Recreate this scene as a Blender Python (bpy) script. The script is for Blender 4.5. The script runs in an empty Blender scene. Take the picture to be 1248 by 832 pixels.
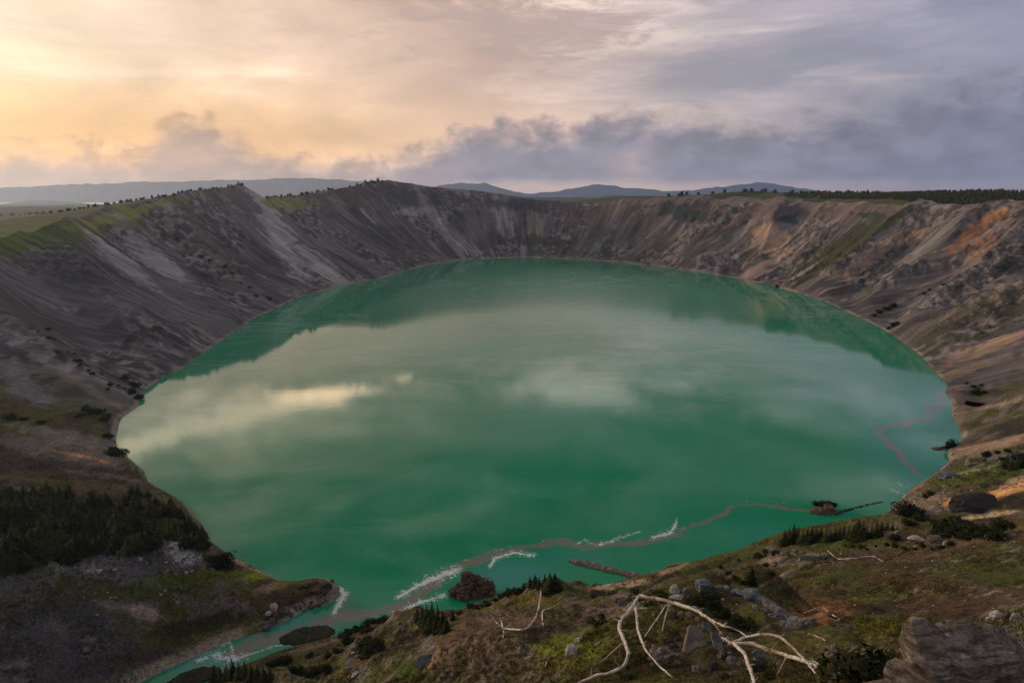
import bpy, bmesh, math, random, time
import numpy as np
from mathutils import Vector, Matrix
from mathutils.bvhtree import BVHTree
random.seed(7); RNG = np.random.default_rng(7)
T0 = time.time()
scene = bpy.context.scene
COL = scene.collection
H = 120.0                       # camera height above the lake, metres
PITCH = math.radians(12.3); SP, CP = math.sin(PITCH), math.cos(PITCH)
F = 832.0                       # focal length in photo pixels (24 mm on 36 mm)

# ------------------------------------------------------------------ camera
cd = bpy.data.cameras.new('camera'); cam = bpy.data.objects.new('camera', cd); COL.objects.link(cam)
cd.lens = 24; cd.sensor_width = 36; cd.clip_start = 0.1; cd.clip_end = 60000
cam.location = (0, 0, H); cam.rotation_euler = (math.pi/2 - PITCH, 0, 0)
scene.camera = cam

def pt(px, py, depth):
    """photo pixel + depth in metres -> world point"""
    x = (px-624)/F*depth; u = -(py-416)/F*depth
    return (x, depth*CP + u*SP, H - depth*SP + u*CP)
def ray(px, py):
    x, y, z = pt(px, py, 1.0); return Vector((x, y, z-H))
def kk(py): return SP + (py-416)/F*CP
def on_plane(px, py, z=0.0):
    d = (H-z)/kk(py); return pt(px, py, d)
def proj(x, y, z):
    zz = z-H
    depth = np.maximum(y*CP - zz*SP, 0.5); up = y*SP + zz*CP
    return 624 + x/depth*F, 416 - up/depth*F, depth

# ------------------------------------------------------------------ noise
def _h(ix, iy, seed):
    n = (ix.astype(np.int64)*374761393 + iy.astype(np.int64)*668265263 + seed*1442695041) & 0xffffffff
    n = ((n ^ (n >> 13))*1274126177) & 0xffffffff
    n = (n ^ (n >> 16)) & 0xffff
    return n.astype(np.float64)/65535.0
def vn(x, y, seed=0):
    x = np.asarray(x, float); y = np.asarray(y, float)
    ix = np.floor(x); iy = np.floor(y); fx = x-ix; fy = y-iy
    fx = fx*fx*fx*(fx*(fx*6-15)+10); fy = fy*fy*fy*(fy*(fy*6-15)+10)
    a = _h(ix, iy, seed); b = _h(ix+1, iy, seed); c = _h(ix, iy+1, seed); d = _h(ix+1, iy+1, seed)
    return (a*(1-fx)+b*fx)*(1-fy) + (c*(1-fx)+d*fx)*fy          # 0..1
def fbm(x, y, oct=4, seed=0, gain=.5):
    s = 0.; a = 1.; t = 0.
    for o in range(oct):
        c, sn = math.cos(o*1.1+.4), math.sin(o*1.1+.4)
        f = 2.03**o
        s = s + a*vn((x*c-y*sn)*f+17.3*o, (x*sn+y*c)*f-9.1*o, seed+o*31); t += a; a *= gain
    return s/t
def ridged(x, y, oct=4, seed=0, gain=.55):
    s = 0.; a = 1.; t = 0.
    for o in range(oct):
        f = 2.03**o
        s = s + a*(1-np.abs(2*vn(x*f+5.1*o, y*f+3.7*o, seed+o*17)-1)); t += a; a *= gain
    return s/t
def ss(a, b, x):
    t = np.clip((x-a)/(b-a), 0, 1); return t*t*(3-2*t)
def lerp(a, b, t): return a + (b-a)*t

# ------------------------------------------------------------------ shoreline (traced on the lake plane)
SHORE_PX = [(640,314),(700,316),(760,320),(820,327),(880,336),(940,348),(1000,366),(1050,388),(1090,410),(1120,432),
 (1136,450),(1154,469),(1152,478),(1160,489),(1161,506),(1170,522),(1171,538),(1155,548),(1157,563),(1148,570),(1134,581),(1120,590),
 (1108,599),(1094,612),(1088,627),(1064,636),(1020,643),(975,648),(940,655),(905,671),(890,678),(865,682),(849,686),(812,690),
 (797,702),(784,707),(735,716),(688,718),(650,724),(609,731),(581,739),(556,751),(520,752),(503,748),(480,752),(456,760),(431,773),
 (390,784),(338,796),(308,808),(270,822),(245,838),(225,860),(205,890),(120,900),(140,866),(172,830),(205,814),(246,796),
 (279,781),(323,768),(344,758),(377,741),(399,737),(412,727),(414,716),(402,708),(385,705),(367,709),(344,709),(308,692),(285,681),
 (268,668),(256,659),(246,640),(230,618),(210,604),(192,594),(179,586),(176,575),(166,566),(155,557),(145,548),(141,540),(144,520),(150,508),
 (167,497),(173,481),(195,462),(225,447),(251,427),(281,408),(307,390),(338,375),(372,360),(400,353),(420,347),(469,338),(491,331),
 (532,321),(575,316)]
P = np.array([on_plane(a, b)[:2] for a, b in SHORE_PX])
def catmull(P, m):
    n = len(P); out = []
    for i in range(n):
        p0, p1, p2, p3 = P[i-1], P[i], P[(i+1) % n], P[(i+2) % n]
        L = np.linalg.norm(p2-p1); k = max(1, min(m, int(L/6)))
        for j in range(k):
            t = j/k
            out.append(.5*((2*p1)+(-p0+p2)*t+(2*p0-5*p1+4*p2-p3)*t*t+(-p0+3*p1-3*p2+p3)*t**3))
    return np.array(out)
SH = catmull(P, 14)
# small natural wobble
_n = np.arange(len(SH))
_c = SH-np.roll(SH, 1, 0); _nrm = np.stack([_c[:, 1], -_c[:, 0]], 1); _nrm /= np.maximum(np.linalg.norm(_nrm, axis=1, keepdims=True), 1e-6)
SH = SH + _nrm*((fbm(SH[:, 0]/14., SH[:, 1]/14., 3, 5)-.5)*3.0*ss(150, 700, SH[:, 1])[:])[:, None]
NSH = len(SH)
SEG = np.roll(SH, -1, 0)-SH; SEGL = np.linalg.norm(SEG, axis=1); CUM = np.concatenate([[0], np.cumsum(SEGL)[:-1]])

def lake_sd(x, y):
    """signed distance to the shore (negative on the water) and nearest segment index"""
    x = np.ravel(x); y = np.ravel(y); N = len(x)
    best = np.empty(N); idx = np.empty(N, int); inside = np.zeros(N, bool)
    CH = 1500
    for s in range(0, N, CH):
        X = x[s:s+CH, None]; Y = y[s:s+CH, None]
        dx = X-SH[None, :, 0]; dy = Y-SH[None, :, 1]
        t = np.clip((dx*SEG[:, 0]+dy*SEG[:, 1])/(SEGL**2), 0, 1)
        d2 = (dx-t*SEG[:, 0])**2+(dy-t*SEG[:, 1])**2
        i = d2.argmin(1); best[s:s+CH] = np.sqrt(d2[np.arange(len(i)), i]); idx[s:s+CH] = i
        y1 = SH[:, 1]; y2 = np.roll(y1, -1); x1 = SH[:, 0]; x2 = np.roll(x1, -1)
        cr = ((y1 > Y) != (y2 > Y)) & (X < (x2-x1)*(Y-y1)/np.where(np.abs(y2-y1) < 1e-9, 1e-9, (y2-y1))+x1)
        inside[s:s+CH] = cr.sum(1) % 2 == 1
    return np.where(inside, -best, best), idx

# ------------------------------------------------------------------ crater wall
CX, CY = 10., 640.
# convexish 'wall base' loop parametrised by angle about the crater centre: uses shore radius with near end rounded
AN = np.linspace(-math.pi/2, 1.5*math.pi, 2400, endpoint=False)     # the seam lies under the camera
_ang = np.arctan2(SH[:, 1]-CY, SH[:, 0]-CX); _rad = np.hypot(SH[:, 0]-CX, SH[:, 1]-CY)
_o = np.argsort(_ang); BR = np.interp(AN, _ang[_o], _rad[_o], period=2*math.pi)
def smooth_per(a, n):
    k = np.hanning(n); k /= k.sum(); return np.convolve(np.concatenate([a[-n:], a, a[:n]]), k, 'same')[n:-n]
BRs = smooth_per(BR, 41)
BX = CX+BRs*np.cos(AN); BY = CY+BRs*np.sin(AN)
tx = np.roll(BX, -1)-np.roll(BX, 1); ty = np.roll(BY, -1)-np.roll(BY, 1)
nx, ny = ty, -tx; l = np.hypot(nx, ny); nx /= l; ny /= l
nx = smooth_per(nx, 241); ny = smooth_per(ny, 241); l = np.hypot(nx, ny); NX = nx/l; NY = ny/l
SARC = np.concatenate([[0], np.cumsum(np.hypot(np.diff(BX), np.diff(BY)))])

RIM_PX = [(-400,330),(-150,305),(0,291),(43,286),(74,272),(130,258),(190,245),(242,234),(285,228),(299,228),(306,238),(320,243),(368,241),(400,234),(447,224),
 (474,222),(518,228),(572,234),(600,239),(654,245),(709,247),(763,247),(815,245),(837,241),(855,240),(872,244),(940,244),(980,246),(1067,245),
 (1124,248),(1146,253),(1192,255),(1217,254),(1248,257),(1400,262),(1700,275)]
_rp = np.array(RIM_PX, float)
WID = np.full(len(AN), 185.)
# rim distance varies round the crater
WID = WID + 22*np.sin(AN*3+1.2) + 14*np.sin(AN*7+.3)
RX = BX+NX*WID; RY = BY+NY*WID
ZR = np.full(len(AN), 100.)
for _ in range(4):
    px, _py, dep = proj(RX, RY, ZR)
    row = np.interp(px, _rp[:, 0], _rp[:, 1]); a = (row-416)/F
    # a = ((H-z)CP - y SP)/(y CP+(H-z)SP)  -> solve for (H-z)
    hz = RY*(a*CP+SP)/(CP-a*SP)
    ZR = np.clip(H-hz, 60, 175)
ZR = np.where(RY < 200, 90, ZR); ZR = smooth_per(ZR, 9)

def wall_h(x, y, sd, known=None):
    """crater wall height + its local coordinates"""
    ang = np.arctan2(y-CY, x-CX)
    i = np.mod(ang+math.pi/2, 2*math.pi)/(2*math.pi)*len(AN)
    # refine: the wall coordinate follows the normals of the base loop
    if known is not None: i = known
    for _ in range(6 if known is None else 0):
        i0 = np.mod(i, len(AN)); ii = i0.astype(int) % len(AN)
        fr = i0-np.floor(i0); ij = (ii+1) % len(AN); bx, by, ax, ay = (A[ii]*(1-fr)+A[ij]*fr for A in (BX, BY, NX, NY))
        tdx, tdy = -ay, ax
        off = (x-bx)*tdx+(y-by)*tdy; dd = (x-bx)*ax+(y-by)*ay
        # arc spacing here, corrected for spreading of normals
        j1 = (ii+8) % len(AN); j0 = (ii-8) % len(AN)
        ex = (BX[j1]+NX[j1]*dd)-(BX[j0]+NX[j0]*dd); ey = (BY[j1]+NY[j1]*dd)-(BY[j0]+NY[j0]*dd)
        sp = (ex*tdx+ey*tdy)/16.
        i = i + np.clip(off/np.where(np.abs(sp) < .2, .2, sp), -60, 60)*.8
    i0 = np.mod(i, len(AN)); 
    f = lambda A: np.interp(i0, np.arange(len(AN)+1), np.concatenate([A, A[:1]]))
    s = f(SARC); d = np.maximum(sd, 0); W = f(WID); Z = f(ZR)
    return s, d, W, Z

# large spurs traced down the walls: pixel polylines -> (arc, t) on the wall
SPURS = []
def _wall_st(px, py):
    tt = np.linspace(0, 1, 60); X = BX[:, None]+NX[:, None]*WID[:, None]*tt; Y = BY[:, None]+NY[:, None]*WID[:, None]*tt; Z = ZR[:, None]*(tt-.1*np.sin(tt*math.pi))
    a, b, d = proj(X, Y, Z); e = (a-px)**2+(b-py)**2+np.where(Y < 250, 1e9, 0); k = np.unravel_index(e.argmin(), e.shape); return SARC[k[0]], tt[k[1]]
for pts, am, wd in [([(1222,255),(1185,280),(1130,315),(1075,350),(1040,374)],20,40),([(1118,275),(1060,305),(1010,340),(985,360)],16,30),([(948,248),(938,290),(915,328)],17,32),
    ([(1248,290),(1190,330),(1130,370),(1100,388)],18,36),([(1248,345),(1180,390),(1130,422)],11,28),([(880,250),(858,290),(832,322)],12,36),([(780,250),(765,290),(756,315)],8,40),([(715,252),(712,285),(708,312)],9,45),([(600,245),(596,285),(590,313)],9,40),
    ([(200,248),(280,320),(345,370)],13,36),([(318,246),(390,315),(440,343)],13,34),([(60,295),(150,370),(240,432)],13,42),([(0,380),(90,450),(165,494)],10,34),([(440,232),(510,290),(575,315)],16,36),([(380,245),(450,305),(500,328)],9,30),([(130,262),(220,330),(300,392)],9,28)]:
    st = sorted([_wall_st(*p) for p in pts], key=lambda q: q[1]); st = np.array(st); c_ = np.polyfit(st[:, 1], st[:, 0], 1); SPURS.append((c_, am, wd))
def wall_profile(x, y, sd, known=None):
    s, d, W, Z = wall_h(x, y, sd, known)
    t = d/W
    # gullies and spurs: run straight down the fall line, splitting downward
    env = ss(0.0, .10, t)*(1-ss(.92, 1.15, t))
    warp = (fbm(s/110., t*.4, 1, 11)-.5)*50
    spur = ridged((s+warp)/78., t*.5, 2, 21)-.5
    gul = ridged((s+warp*.5)/21., t*.8, 3, 33)-.5
    fine = ridged((s+warp*.3)/6.5, t*3., 3, 44)-.5
    prof = t + .10*np.sin(np.clip(t, 0, 1)*math.pi)*-1.0        # gently concave
    # rock bands under the rim: steeper top
    prof = np.where(t < 1, prof, 1.0)
    z = Z*np.clip(prof, 0, 1)
    farf = ss(700, 1100, y)
    amp = lerp(15., 13., farf)
    rgt_ = ss(60, 220, x); z = z + env*(spur*amp*(1.15+.75*rgt_) + gul*3.8 + fine*1.2*(.35+.65*fbm(s/40., t*3, 2, 3)))
    rough = fbm(x/9., y/9., 4, 51)-.5
    z = z + ss(0.02, .2, t)*(1-ss(.95, 1.05, t))*rough*3.2
    for c_, am, wd in SPURS:
        sc_ = np.polyval(c_, np.clip(t, 0, 1.1))+(fbm(t*1.8, t*0+wd, 2, 7)-.5)*22; w_ = wd*(1.25-.45*np.clip(t, 0, 1)); q = np.abs(s-sc_+(fbm(t*9., s*.02, 3, int(wd))-.5)*9)/w_
        z = z + env*am*(np.clip(1-q, 0, 1)**1.25 - .28*np.exp(-((q-1.5)/.55)**2))*ss(.0, .35, t)*(1-.85*ss(.72, 1.0, t))
    crag = ss(.46, .58, fbm((s+warp*.5)/38., t*2.6, 3, 61)); kn = ridged(x/15.+z*.03, y/15., 4, 62)-.5; kn2 = ridged(x/5., y/5., 3, 63)-.5
    z = z + ss(.04, .2, t)*(1-ss(.86, 1.0, t))*crag*(kn*7.0+kn2*3.2)
    bench = ss(900, 1050, y)*ss(.56, .68, t+.05*(fbm(s/60., s*0, 2, 64)-.5))*(1-ss(.70, .85, t)); z = z + bench*5.0*ss(.5, .6, fbm(s/120., s*0+3, 2, 65))
    # beyond the rim: nearly level plateau that falls away slowly
    out = np.maximum(t-1, 0)*W
    lft = ss(-60, -200, x); rgt = ss(120, 260, x)
    pl = (fbm(x/260., y/260., 4, 77)-.5)*lerp(16, 6, np.maximum(lft, rgt))*ss(0, 250, out) + (fbm(x/40., y/40., 3, 78)-.5)*3*ss(0, 60, out)
    z = z + pl*ss(0, 80, out) - .03*np.maximum(out-60, 0)*(1-.5*ss(400, 2500, out)) - lft*(.10*np.minimum(out, 450)) + rgt*.085*np.minimum(out, 170) 
    z = np.where(out > 0, np.maximum(z, 14+pl), z)
    return z, s, t

# ------------------------------------------------------------------ near terrain: thin plate spline through surveyed points
CT = [(0,548,312),(60,552,308),(120,562,306),(0,520,330),(80,525,335),(130,540,322),(0,590,262),(100,592,272),(165,590,280),(0,640,222),(100,640,230),(200,640,239),(0,690,182),(60,695,192),
(0,720,150),(0,780,118),(0,832,98),(80,700,188),(80,730,165),(80,780,138),(80,832,118),(150,700,205),(150,740,190),(150,790,165),(150,820,160),(230,700,212),(230,740,197),(225,775,182),
(250,676,220),(300,715,209),(340,725,203),(370,722,205),(395,718,208),(280,750,194),(290,735,199),
(330,830,145),(290,832,152),(400,800,165),(430,790,165),(450,815,130),(480,772,172),(500,800,112),(480,832,105),(497,770,160),(520,790,118),(530,778,150),
(562,776,95),(540,790,92),(510,832,80),(600,800,74),(640,832,58),(560,832,72),(650,780,80),(690,800,62),
(610,748,104),(650,748,101),(655,724,116),(600,768,94),(575,760,110),(598,747,125),(640,732,130),(575,752,160),
(690,740,105),(672,724,120),(700,748,88),(730,724,150),(760,722,140),(790,715,165),(745,750,78),(720,790,58),(760,765,62),(700,832,48),(800,832,42),(850,832,40),(900,832,39),
(850,790,48),(820,720,70),(860,722,71),(900,737,68),(900,785,49),(960,800,45),(960,772,56),(940,745,74),(980,752,79),(1000,765,73),(1040,755,76),(1000,720,118),(930,705,150),
(880,700,182),(850,700,190),(820,705,185),(870,690,208),(900,688,198),(960,680,186),(1000,690,160),(1000,665,190),(960,652,226),(1050,645,212),(1050,665,180),(1100,695,132),(1150,705,108),(1200,725,85),
(1248,725,74),(1248,690,108),(1150,742,76),(1050,792,49),(1100,785,50),(1248,755,44),(1000,832,38),(1080,832,31),(1080,810,37),
(1100,640,206),(1110,615,236),(1150,600,241),(1170,580,266),(1200,640,180),(1248,640,165),(1200,600,222),(1248,600,207),(1200,562,275),(1248,565,255),(1185,540,308),(1248,530,290),(1248,500,318),(1205,512,345),(1180,500,372),(1248,470,352)]
CW = [pt(*c) for c in CT]
CW += [(0,0,107),(0,14,104.5),(9,9,108.5),(16,13,109.5),(-12,22,98),(12,24,100.5),(28,30,101),(-50,0,92),(60,0,103),(60,45,98),(0,-60,108),(-80,-60,80),(80,-60,104),(-130,40,62),(-190,120,44),(-250,200,30),(-330,100,70),(-330,200,60),
       (130,60,90),(190,120,62),(250,200,45),(330,100,95),(330,200,80),(200,0,105),(-200,0,80),(-20,38,84),(-60,60,63),(0,48,80)]
for (bx, by) in [(-330,330),(-300,370),(-380,390),(-250,400),(-430,300),(320,330),(290,375),(370,390),(270,420),(430,320),(-480,200),(480,200)]:
    sd_, _ = lake_sd([bx], [by]); z_, _, _ = wall_profile(np.array([bx*1.]), np.array([by*1.]), sd_); CW.append((bx, by, float(z_[0])))
CW = np.array(CW)
def _U(r2): return .5*r2*np.log(np.maximum(r2, 1e-9))
def _tps_fit(C, lam):
    xy = C[:, :2]/100.; n = len(C)
    K = _U(((xy[:, None]-xy[None])**2).sum(-1))+lam*np.eye(n)
    Pm = np.concatenate([np.ones((n, 1)), xy], 1)
    A = np.block([[K, Pm], [Pm.T, np.zeros((3, 3))]])
    return np.linalg.solve(A, np.concatenate([C[:, 2], np.zeros(3)]))
TW = _tps_fit(CW, 2e-4)
def tps(x, y):
    out = np.empty(len(x)); xy = CW[:, :2]/100.
    for s in range(0, len(x), 3000):
        X = x[s:s+3000]/100.; Y = y[s:s+3000]/100.
        r2 = (X[:, None]-xy[:, 0])**2+(Y[:, None]-xy[:, 1])**2
        out[s:s+3000] = _U(r2)@TW[:-3]+TW[-3]+TW[-2]*X+TW[-1]*Y
    return out

PEAKS = []
for (px_, py_, dp_, R0, h0) in [(562,776,95,13,3.),(497,768,160,14,3.5),(692,744,104,9,2),(655,730,112,8,1.),(940,742,76,9,3.),(905,735,78,7,2.5),(870,730,70,8,2.),(985,685,165,18,5),(1130,640,200,20,4),
    (320,728,206,14,3.),(385,722,207,12,2.8),(130,705,195,26,9),(215,690,212,22,6),(70,560,300,40,6),(150,576,300,22,5),(1230,545,280,26,5),(1205,566,262,16,4),(1150,572,268,9,1.5),(330,826,150,14,3),(60,790,120,18,5)]:
    _x, _y, _ = pt(px_, py_, dp_); PEAKS.append((_x, _y, R0, h0))
NEAR0, NEAR1 = 330., 400.
def ground(x, y, known=None):
    """terrain height, wall coordinates and masks at world (x, y)"""
    x = np.ravel(np.asarray(x, float)); y = np.ravel(np.asarray(y, float))
    sd, _ = lake_sd(x, y)
    r = np.hypot(x, y)
    m = 1-ss(NEAR0, NEAR1, np.where(y > 0, np.maximum(y, np.abs(x)*.72), 0))
    z = np.zeros(len(x)); s = np.zeros(len(x)); t = np.zeros(len(x))
    iw = m < 1
    zw, s_, t_ = wall_profile(x, y, sd, known)
    z = zw.copy(); s = s_; t = t_
    inr = (m > 0)
    zn = np.zeros(len(x)); rock = np.zeros(len(x))
    if inr.any():
        X = x[inr]; Y = y[inr]; D = np.hypot(X, Y); SDn = sd[inr]
        b = np.clip(tps(X, Y), .4, 112)
        n1 = fbm(X/38., Y/38., 4, 101)-.5
        n2 = fbm(X/9., Y/9., 5, 102, .55)-.5
        n3 = ridged(X/17.+n1*1.5, Y/17., 4, 103)-.55
        rk = ss(.50, .66, fbm(X/45.+3, Y/45., 3, 104))
        nearf = ss(20, 70, D)
        far2 = ss(120, 260, D)
        hgt = ss(0, 14, SDn)
        b = b + nearf*hgt*(n1*lerp(5.5, 7, far2) + n2*lerp(3.8, 4.2, far2) + n3*(rk*.75+.25)*lerp(6., 6.5, far2)) + (1-nearf)*(n2*.8)
        lr = (1-ss(-85, -55, X))*(1-ss(195, 228, Y)); b = b+lr*hgt*nearf*((ridged(X/24.+2, Y/24., 4, 131)-.5)*15+(ridged(X/7., Y/7., 3, 132)-.5)*4)
        for (ax_, ay_, R0, h0) in PEAKS:
            q = np.hypot(X-ax_, Y-ay_)/R0*(1+.35*(fbm(X/6., Y/6., 3, 77)-.5)); b = b+h0*np.clip(1-q, 0, 1)**1.2
        b = np.clip(b, .35, 113)
        # meet the lake: bank never steeper than a cliff
        bank = np.maximum(SDn, 0)
        k = 1.1+1.3*vn(X/23., Y/23., 9)
        cap = .12+bank*k*.55+.2*np.minimum(bank, 3)
        bb = np.minimum(b, cap)
        bb = np.where((b < cap+3) & (b > cap-3), bb-(3-np.abs(b-cap))**2/12.*ss(0, 4, bank), bb)
        zn[inr] = np.where(SDn > 0, np.maximum(bb, .06), 0); rock[inr] = rk
    z = lerp(z, zn, m)
    z = np.where(sd < 0, -np.minimum(-sd*.35, 5)-.05, np.maximum(z, .05))
    return z, sd, s, t, m, rock
# ------------------------------------------------------------------ materials helpers
def new_mat(name):
    m = bpy.data.materials.new(name); m.use_nodes = True; nt = m.node_tree; nt.nodes.clear()
    return m, nt, nt.nodes, nt.links
def N(nt, typ, **kw):
    n = nt.nodes.new(typ)
    for k, v in kw.items():
        if k.startswith('i_'): 
            key = k[2:]; n.inputs[int(key) if key.isdigit() else key.replace('_', ' ')].default_value = v
        else: setattr(n, k, v)
    return n
def L(nt, a, b): nt.links.new(a, b)
def math_n(nt, op, a, b=None, c=None, clamp=False):
    n = nt.nodes.new('ShaderNodeMath'); n.operation = op; n.use_clamp = clamp
    for i, v in enumerate((a, b, c)):
        if v is None: continue
        if isinstance(v, (int, float)): n.inputs[i].default_value = v
        else: nt.links.new(v, n.inputs[i])
    return n.outputs[0]
def mixc(nt, f, a, b, typ='MIX'):
    n = nt.nodes.new('ShaderNodeMix'); n.data_type = 'RGBA'; n.blend_type = typ
    for inp, v in ((n.inputs[0], f), (n.inputs[6], a), (n.inputs[7], b)):
        if isinstance(v, (int, float)): inp.default_value = v
        elif isinstance(v, tuple): inp.default_value = v if len(v) == 4 else (*v, 1)
        else: nt.links.new(v, inp)
    return n.outputs[2]
def noise(nt, vec, scale, detail=4, rough=.55, dist=0.):
    n = nt.nodes.new('ShaderNodeTexNoise'); n.inputs['Scale'].default_value = scale; n.inputs['Detail'].default_value = detail
    n.inputs['Roughness'].default_value = rough; n.inputs['Distortion'].default_value = dist
    if vec is not None: nt.links.new(vec, n.inputs['Vector'])
    return n.outputs['Fac']
def ramp(nt, fac, stops, interp='LINEAR'):
    n = nt.nodes.new('ShaderNodeValToRGB'); cr = n.color_ramp; cr.interpolation = interp
    while len(cr.elements) < len(stops): cr.elements.new(.5)
    for e, (p, c) in zip(cr.elements, stops):
        e.position = p; e.color = (c, c, c, 1) if isinstance(c, (int, float)) else (*c, 1)
    if not isinstance(fac, (int, float)): nt.links.new(fac, n.inputs[0])
    return n.outputs[0]
def vmul(nt, vec, s):
    n = nt.nodes.new('ShaderNodeVectorMath'); n.operation = 'MULTIPLY'; n.inputs[1].default_value = s; nt.links.new(vec, n.inputs[0]); return n.outputs[0]
def remap(nt, v, a, b, c=0., d=1., smooth=True):
    n = nt.nodes.new('ShaderNodeMapRange'); n.interpolation_type = 'SMOOTHSTEP' if smooth else 'LINEAR'
    nt.links.new(v, n.inputs[0]); n.inputs[1].default_value = a; n.inputs[2].default_value = b; n.inputs[3].default_value = c; n.inputs[4].default_value = d
    return n.outputs[0]
def finish(nt, color, rough=.9, bump=None, bstr=.4, bdist=.1, spec=.25):
    p = N(nt, 'ShaderNodeBsdfPrincipled'); p.inputs['Roughness'].default_value = rough if isinstance(rough, float) else .9
    p.inputs['Specular IOR Level'].default_value = spec
    if isinstance(color, tuple): p.inputs['Base Color'].default_value = (*color, 1)
    else: L(nt, color, p.inputs['Base Color'])
    if bump is not None:
        b = N(nt, 'ShaderNodeBump'); b.inputs['Strength'].default_value = bstr; b.inputs['Distance'].default_value = bdist
        L(nt, bump, b.inputs['Height']); L(nt, b.outputs[0], p.inputs['Normal'])
    o = N(nt, 'ShaderNodeOutputMaterial'); L(nt, p.outputs[0], o.inputs[0]); return p

def terrain_material():
    m, nt, *_ = new_mat('terrain_soil_and_rock')
    col = N(nt, 'ShaderNodeAttribute', attribute_name='tint').outputs['Color']
    wc = N(nt, 'ShaderNodeAttribute', attribute_name='fall').outputs['Vector']     # arc/10, down/100, nearness
    geo = N(nt, 'ShaderNodeNewGeometry').outputs['Position']
    streak = noise(nt, vmul(nt, wc, (2.6, 1.6, 0)), 1.0, 6, .62, .15)
    streak2 = noise(nt, vmul(nt, wc, (9., 4.0, 0)), 1.0, 4, .65, .1)
    sx = N(nt, 'ShaderNodeSeparateXYZ'); L(nt, wc, sx.inputs[0]); near = sx.outputs[2]
    f_near = noise(nt, geo, 1.3, 6, .68)
    f_mid = noise(nt, geo, .16, 5, .6)
    wallv = math_n(nt, 'MULTIPLY', remap(nt, streak, .32, .70, .62, 1.55, False), remap(nt, streak2, .3, .7, .75, 1.3, False))
    f_fine = noise(nt, geo, 5.5, 4, .7)
    nearv = math_n(nt, 'MULTIPLY', math_n(nt, 'MULTIPLY', remap(nt, f_near, .3, .7, .35, 1.75, False), remap(nt, f_fine, .3, .7, .55, 1.5, False)), remap(nt, f_mid, .3, .7, .75, 1.3, False))
    v = N(nt, 'ShaderNodeMix'); v.data_type = 'FLOAT'; L(nt, near, v.inputs[0]); L(nt, wallv, v.inputs[2]); L(nt, nearv, v.inputs[3])
    sc = N(nt, 'ShaderNodeVectorMath', operation='SCALE'); L(nt, col, sc.inputs[0]); L(nt, v.outputs[0], sc.inputs['Scale'])
    # pebbles and pale grit on near ground
    vor = N(nt, 'ShaderNodeTexVoronoi'); vor.inputs['Scale'].default_value = 1.1; L(nt, geo, vor.inputs['Vector'])
    grit = math_n(nt, 'MULTIPLY', math_n(nt, 'LESS_THAN', vor.outputs['Distance'], .16), remap(nt, noise(nt, geo, .07, 3, .6), .52, .62))
    grit = math_n(nt, 'MULTIPLY', grit, near)
    c = mixc(nt, math_n(nt, 'MULTIPLY', grit, .8), sc.outputs[0], (.30, .27, .24))
    hb = math_n(nt, 'ADD', math_n(nt, 'MULTIPLY', f_near, .9), math_n(nt, 'MULTIPLY', streak, 1.0))
    finish(nt, c, .95, hb, .75, 1.0, .12)
    return m

def mesh_obj(name, verts, faces, mat=None, parent=None, smooth=True, loc=None):
    me = bpy.data.meshes.new(name)
    verts = np.asarray(verts, np.float32); faces = np.asarray(faces, np.int32) if not isinstance(faces, list) else faces
    if isinstance(faces, np.ndarray):
        k = faces.shape[1]
        me.vertices.add(len(verts)); me.vertices.foreach_set('co', verts.ravel())
        me.loops.add(faces.size); me.loops.foreach_set('vertex_index', faces.ravel())
        me.polygons.add(len(faces)); me.polygons.foreach_set('loop_start', np.arange(0, faces.size, k, dtype=np.int32))
        me.update(calc_edges=True)
    else:
        me.from_pydata([tuple(map(float, v)) for v in verts], [], faces)
    me.polygons.foreach_set('use_smooth', np.full(len(me.polygons), smooth))
    if mat is not None:
        for mm in (mat if isinstance(mat, (list, tuple)) else [mat]): me.materials.append(mm)
    o = bpy.data.objects.new(name, me); COL.objects.link(o)
    if parent is not None: o.parent = parent
    if loc is not None: o.location = loc
    return o
def tag(o, label=None, cat=None, group=None, kind=None):
    if label: o['label'] = label
    if cat: o['category'] = cat
    if group: o['group'] = group
    if kind: o['kind'] = kind
    return o
def grid_faces(nr, nc, wrap=False):
    r = np.arange(nr-1)[:, None]; c = np.arange(nc if wrap else nc-1)[None]
    a = r*nc+c; b = r*nc+(c+1) % nc
    return np.stack([a, b, b+nc, a+nc], -1).reshape(-1, 4)
def vattr(me, name, typ, data):
    at = me.attributes.new(name, typ, 'POINT')
    if typ == 'FLOAT_COLOR':
        d = np.ones((len(data), 4), np.float32); d[:, :3] = data; at.data.foreach_set('color', d.ravel())
    elif typ == 'FLOAT_VECTOR': at.data.foreach_set('vector', np.asarray(data, np.float32).ravel())
    else: at.data.foreach_set('value', np.asarray(data, np.float32).ravel())

# ------------------------------------------------------------------ ground cover colours
def C3(*c): return np.array(c)
SCREE = C3(.150,.134,.138); SCREE_D = C3(.050,.046,.050); SCREE_L = C3(.40,.37,.365); OCHRE = C3(.42,.20,.10); TAN = C3(.33,.22,.14)
GREEN = C3(.10,.12,.03); FIELD = C3(.22,.23,.06); DVEG = C3(.022,.030,.014); MOSS = C3(.075,.072,.020); SOIL = C3(.085,.060,.040); SOIL_D = C3(.040,.028,.020)
PALE = C3(.34,.30,.27); GREYR = C3(.17,.16,.16)
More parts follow.
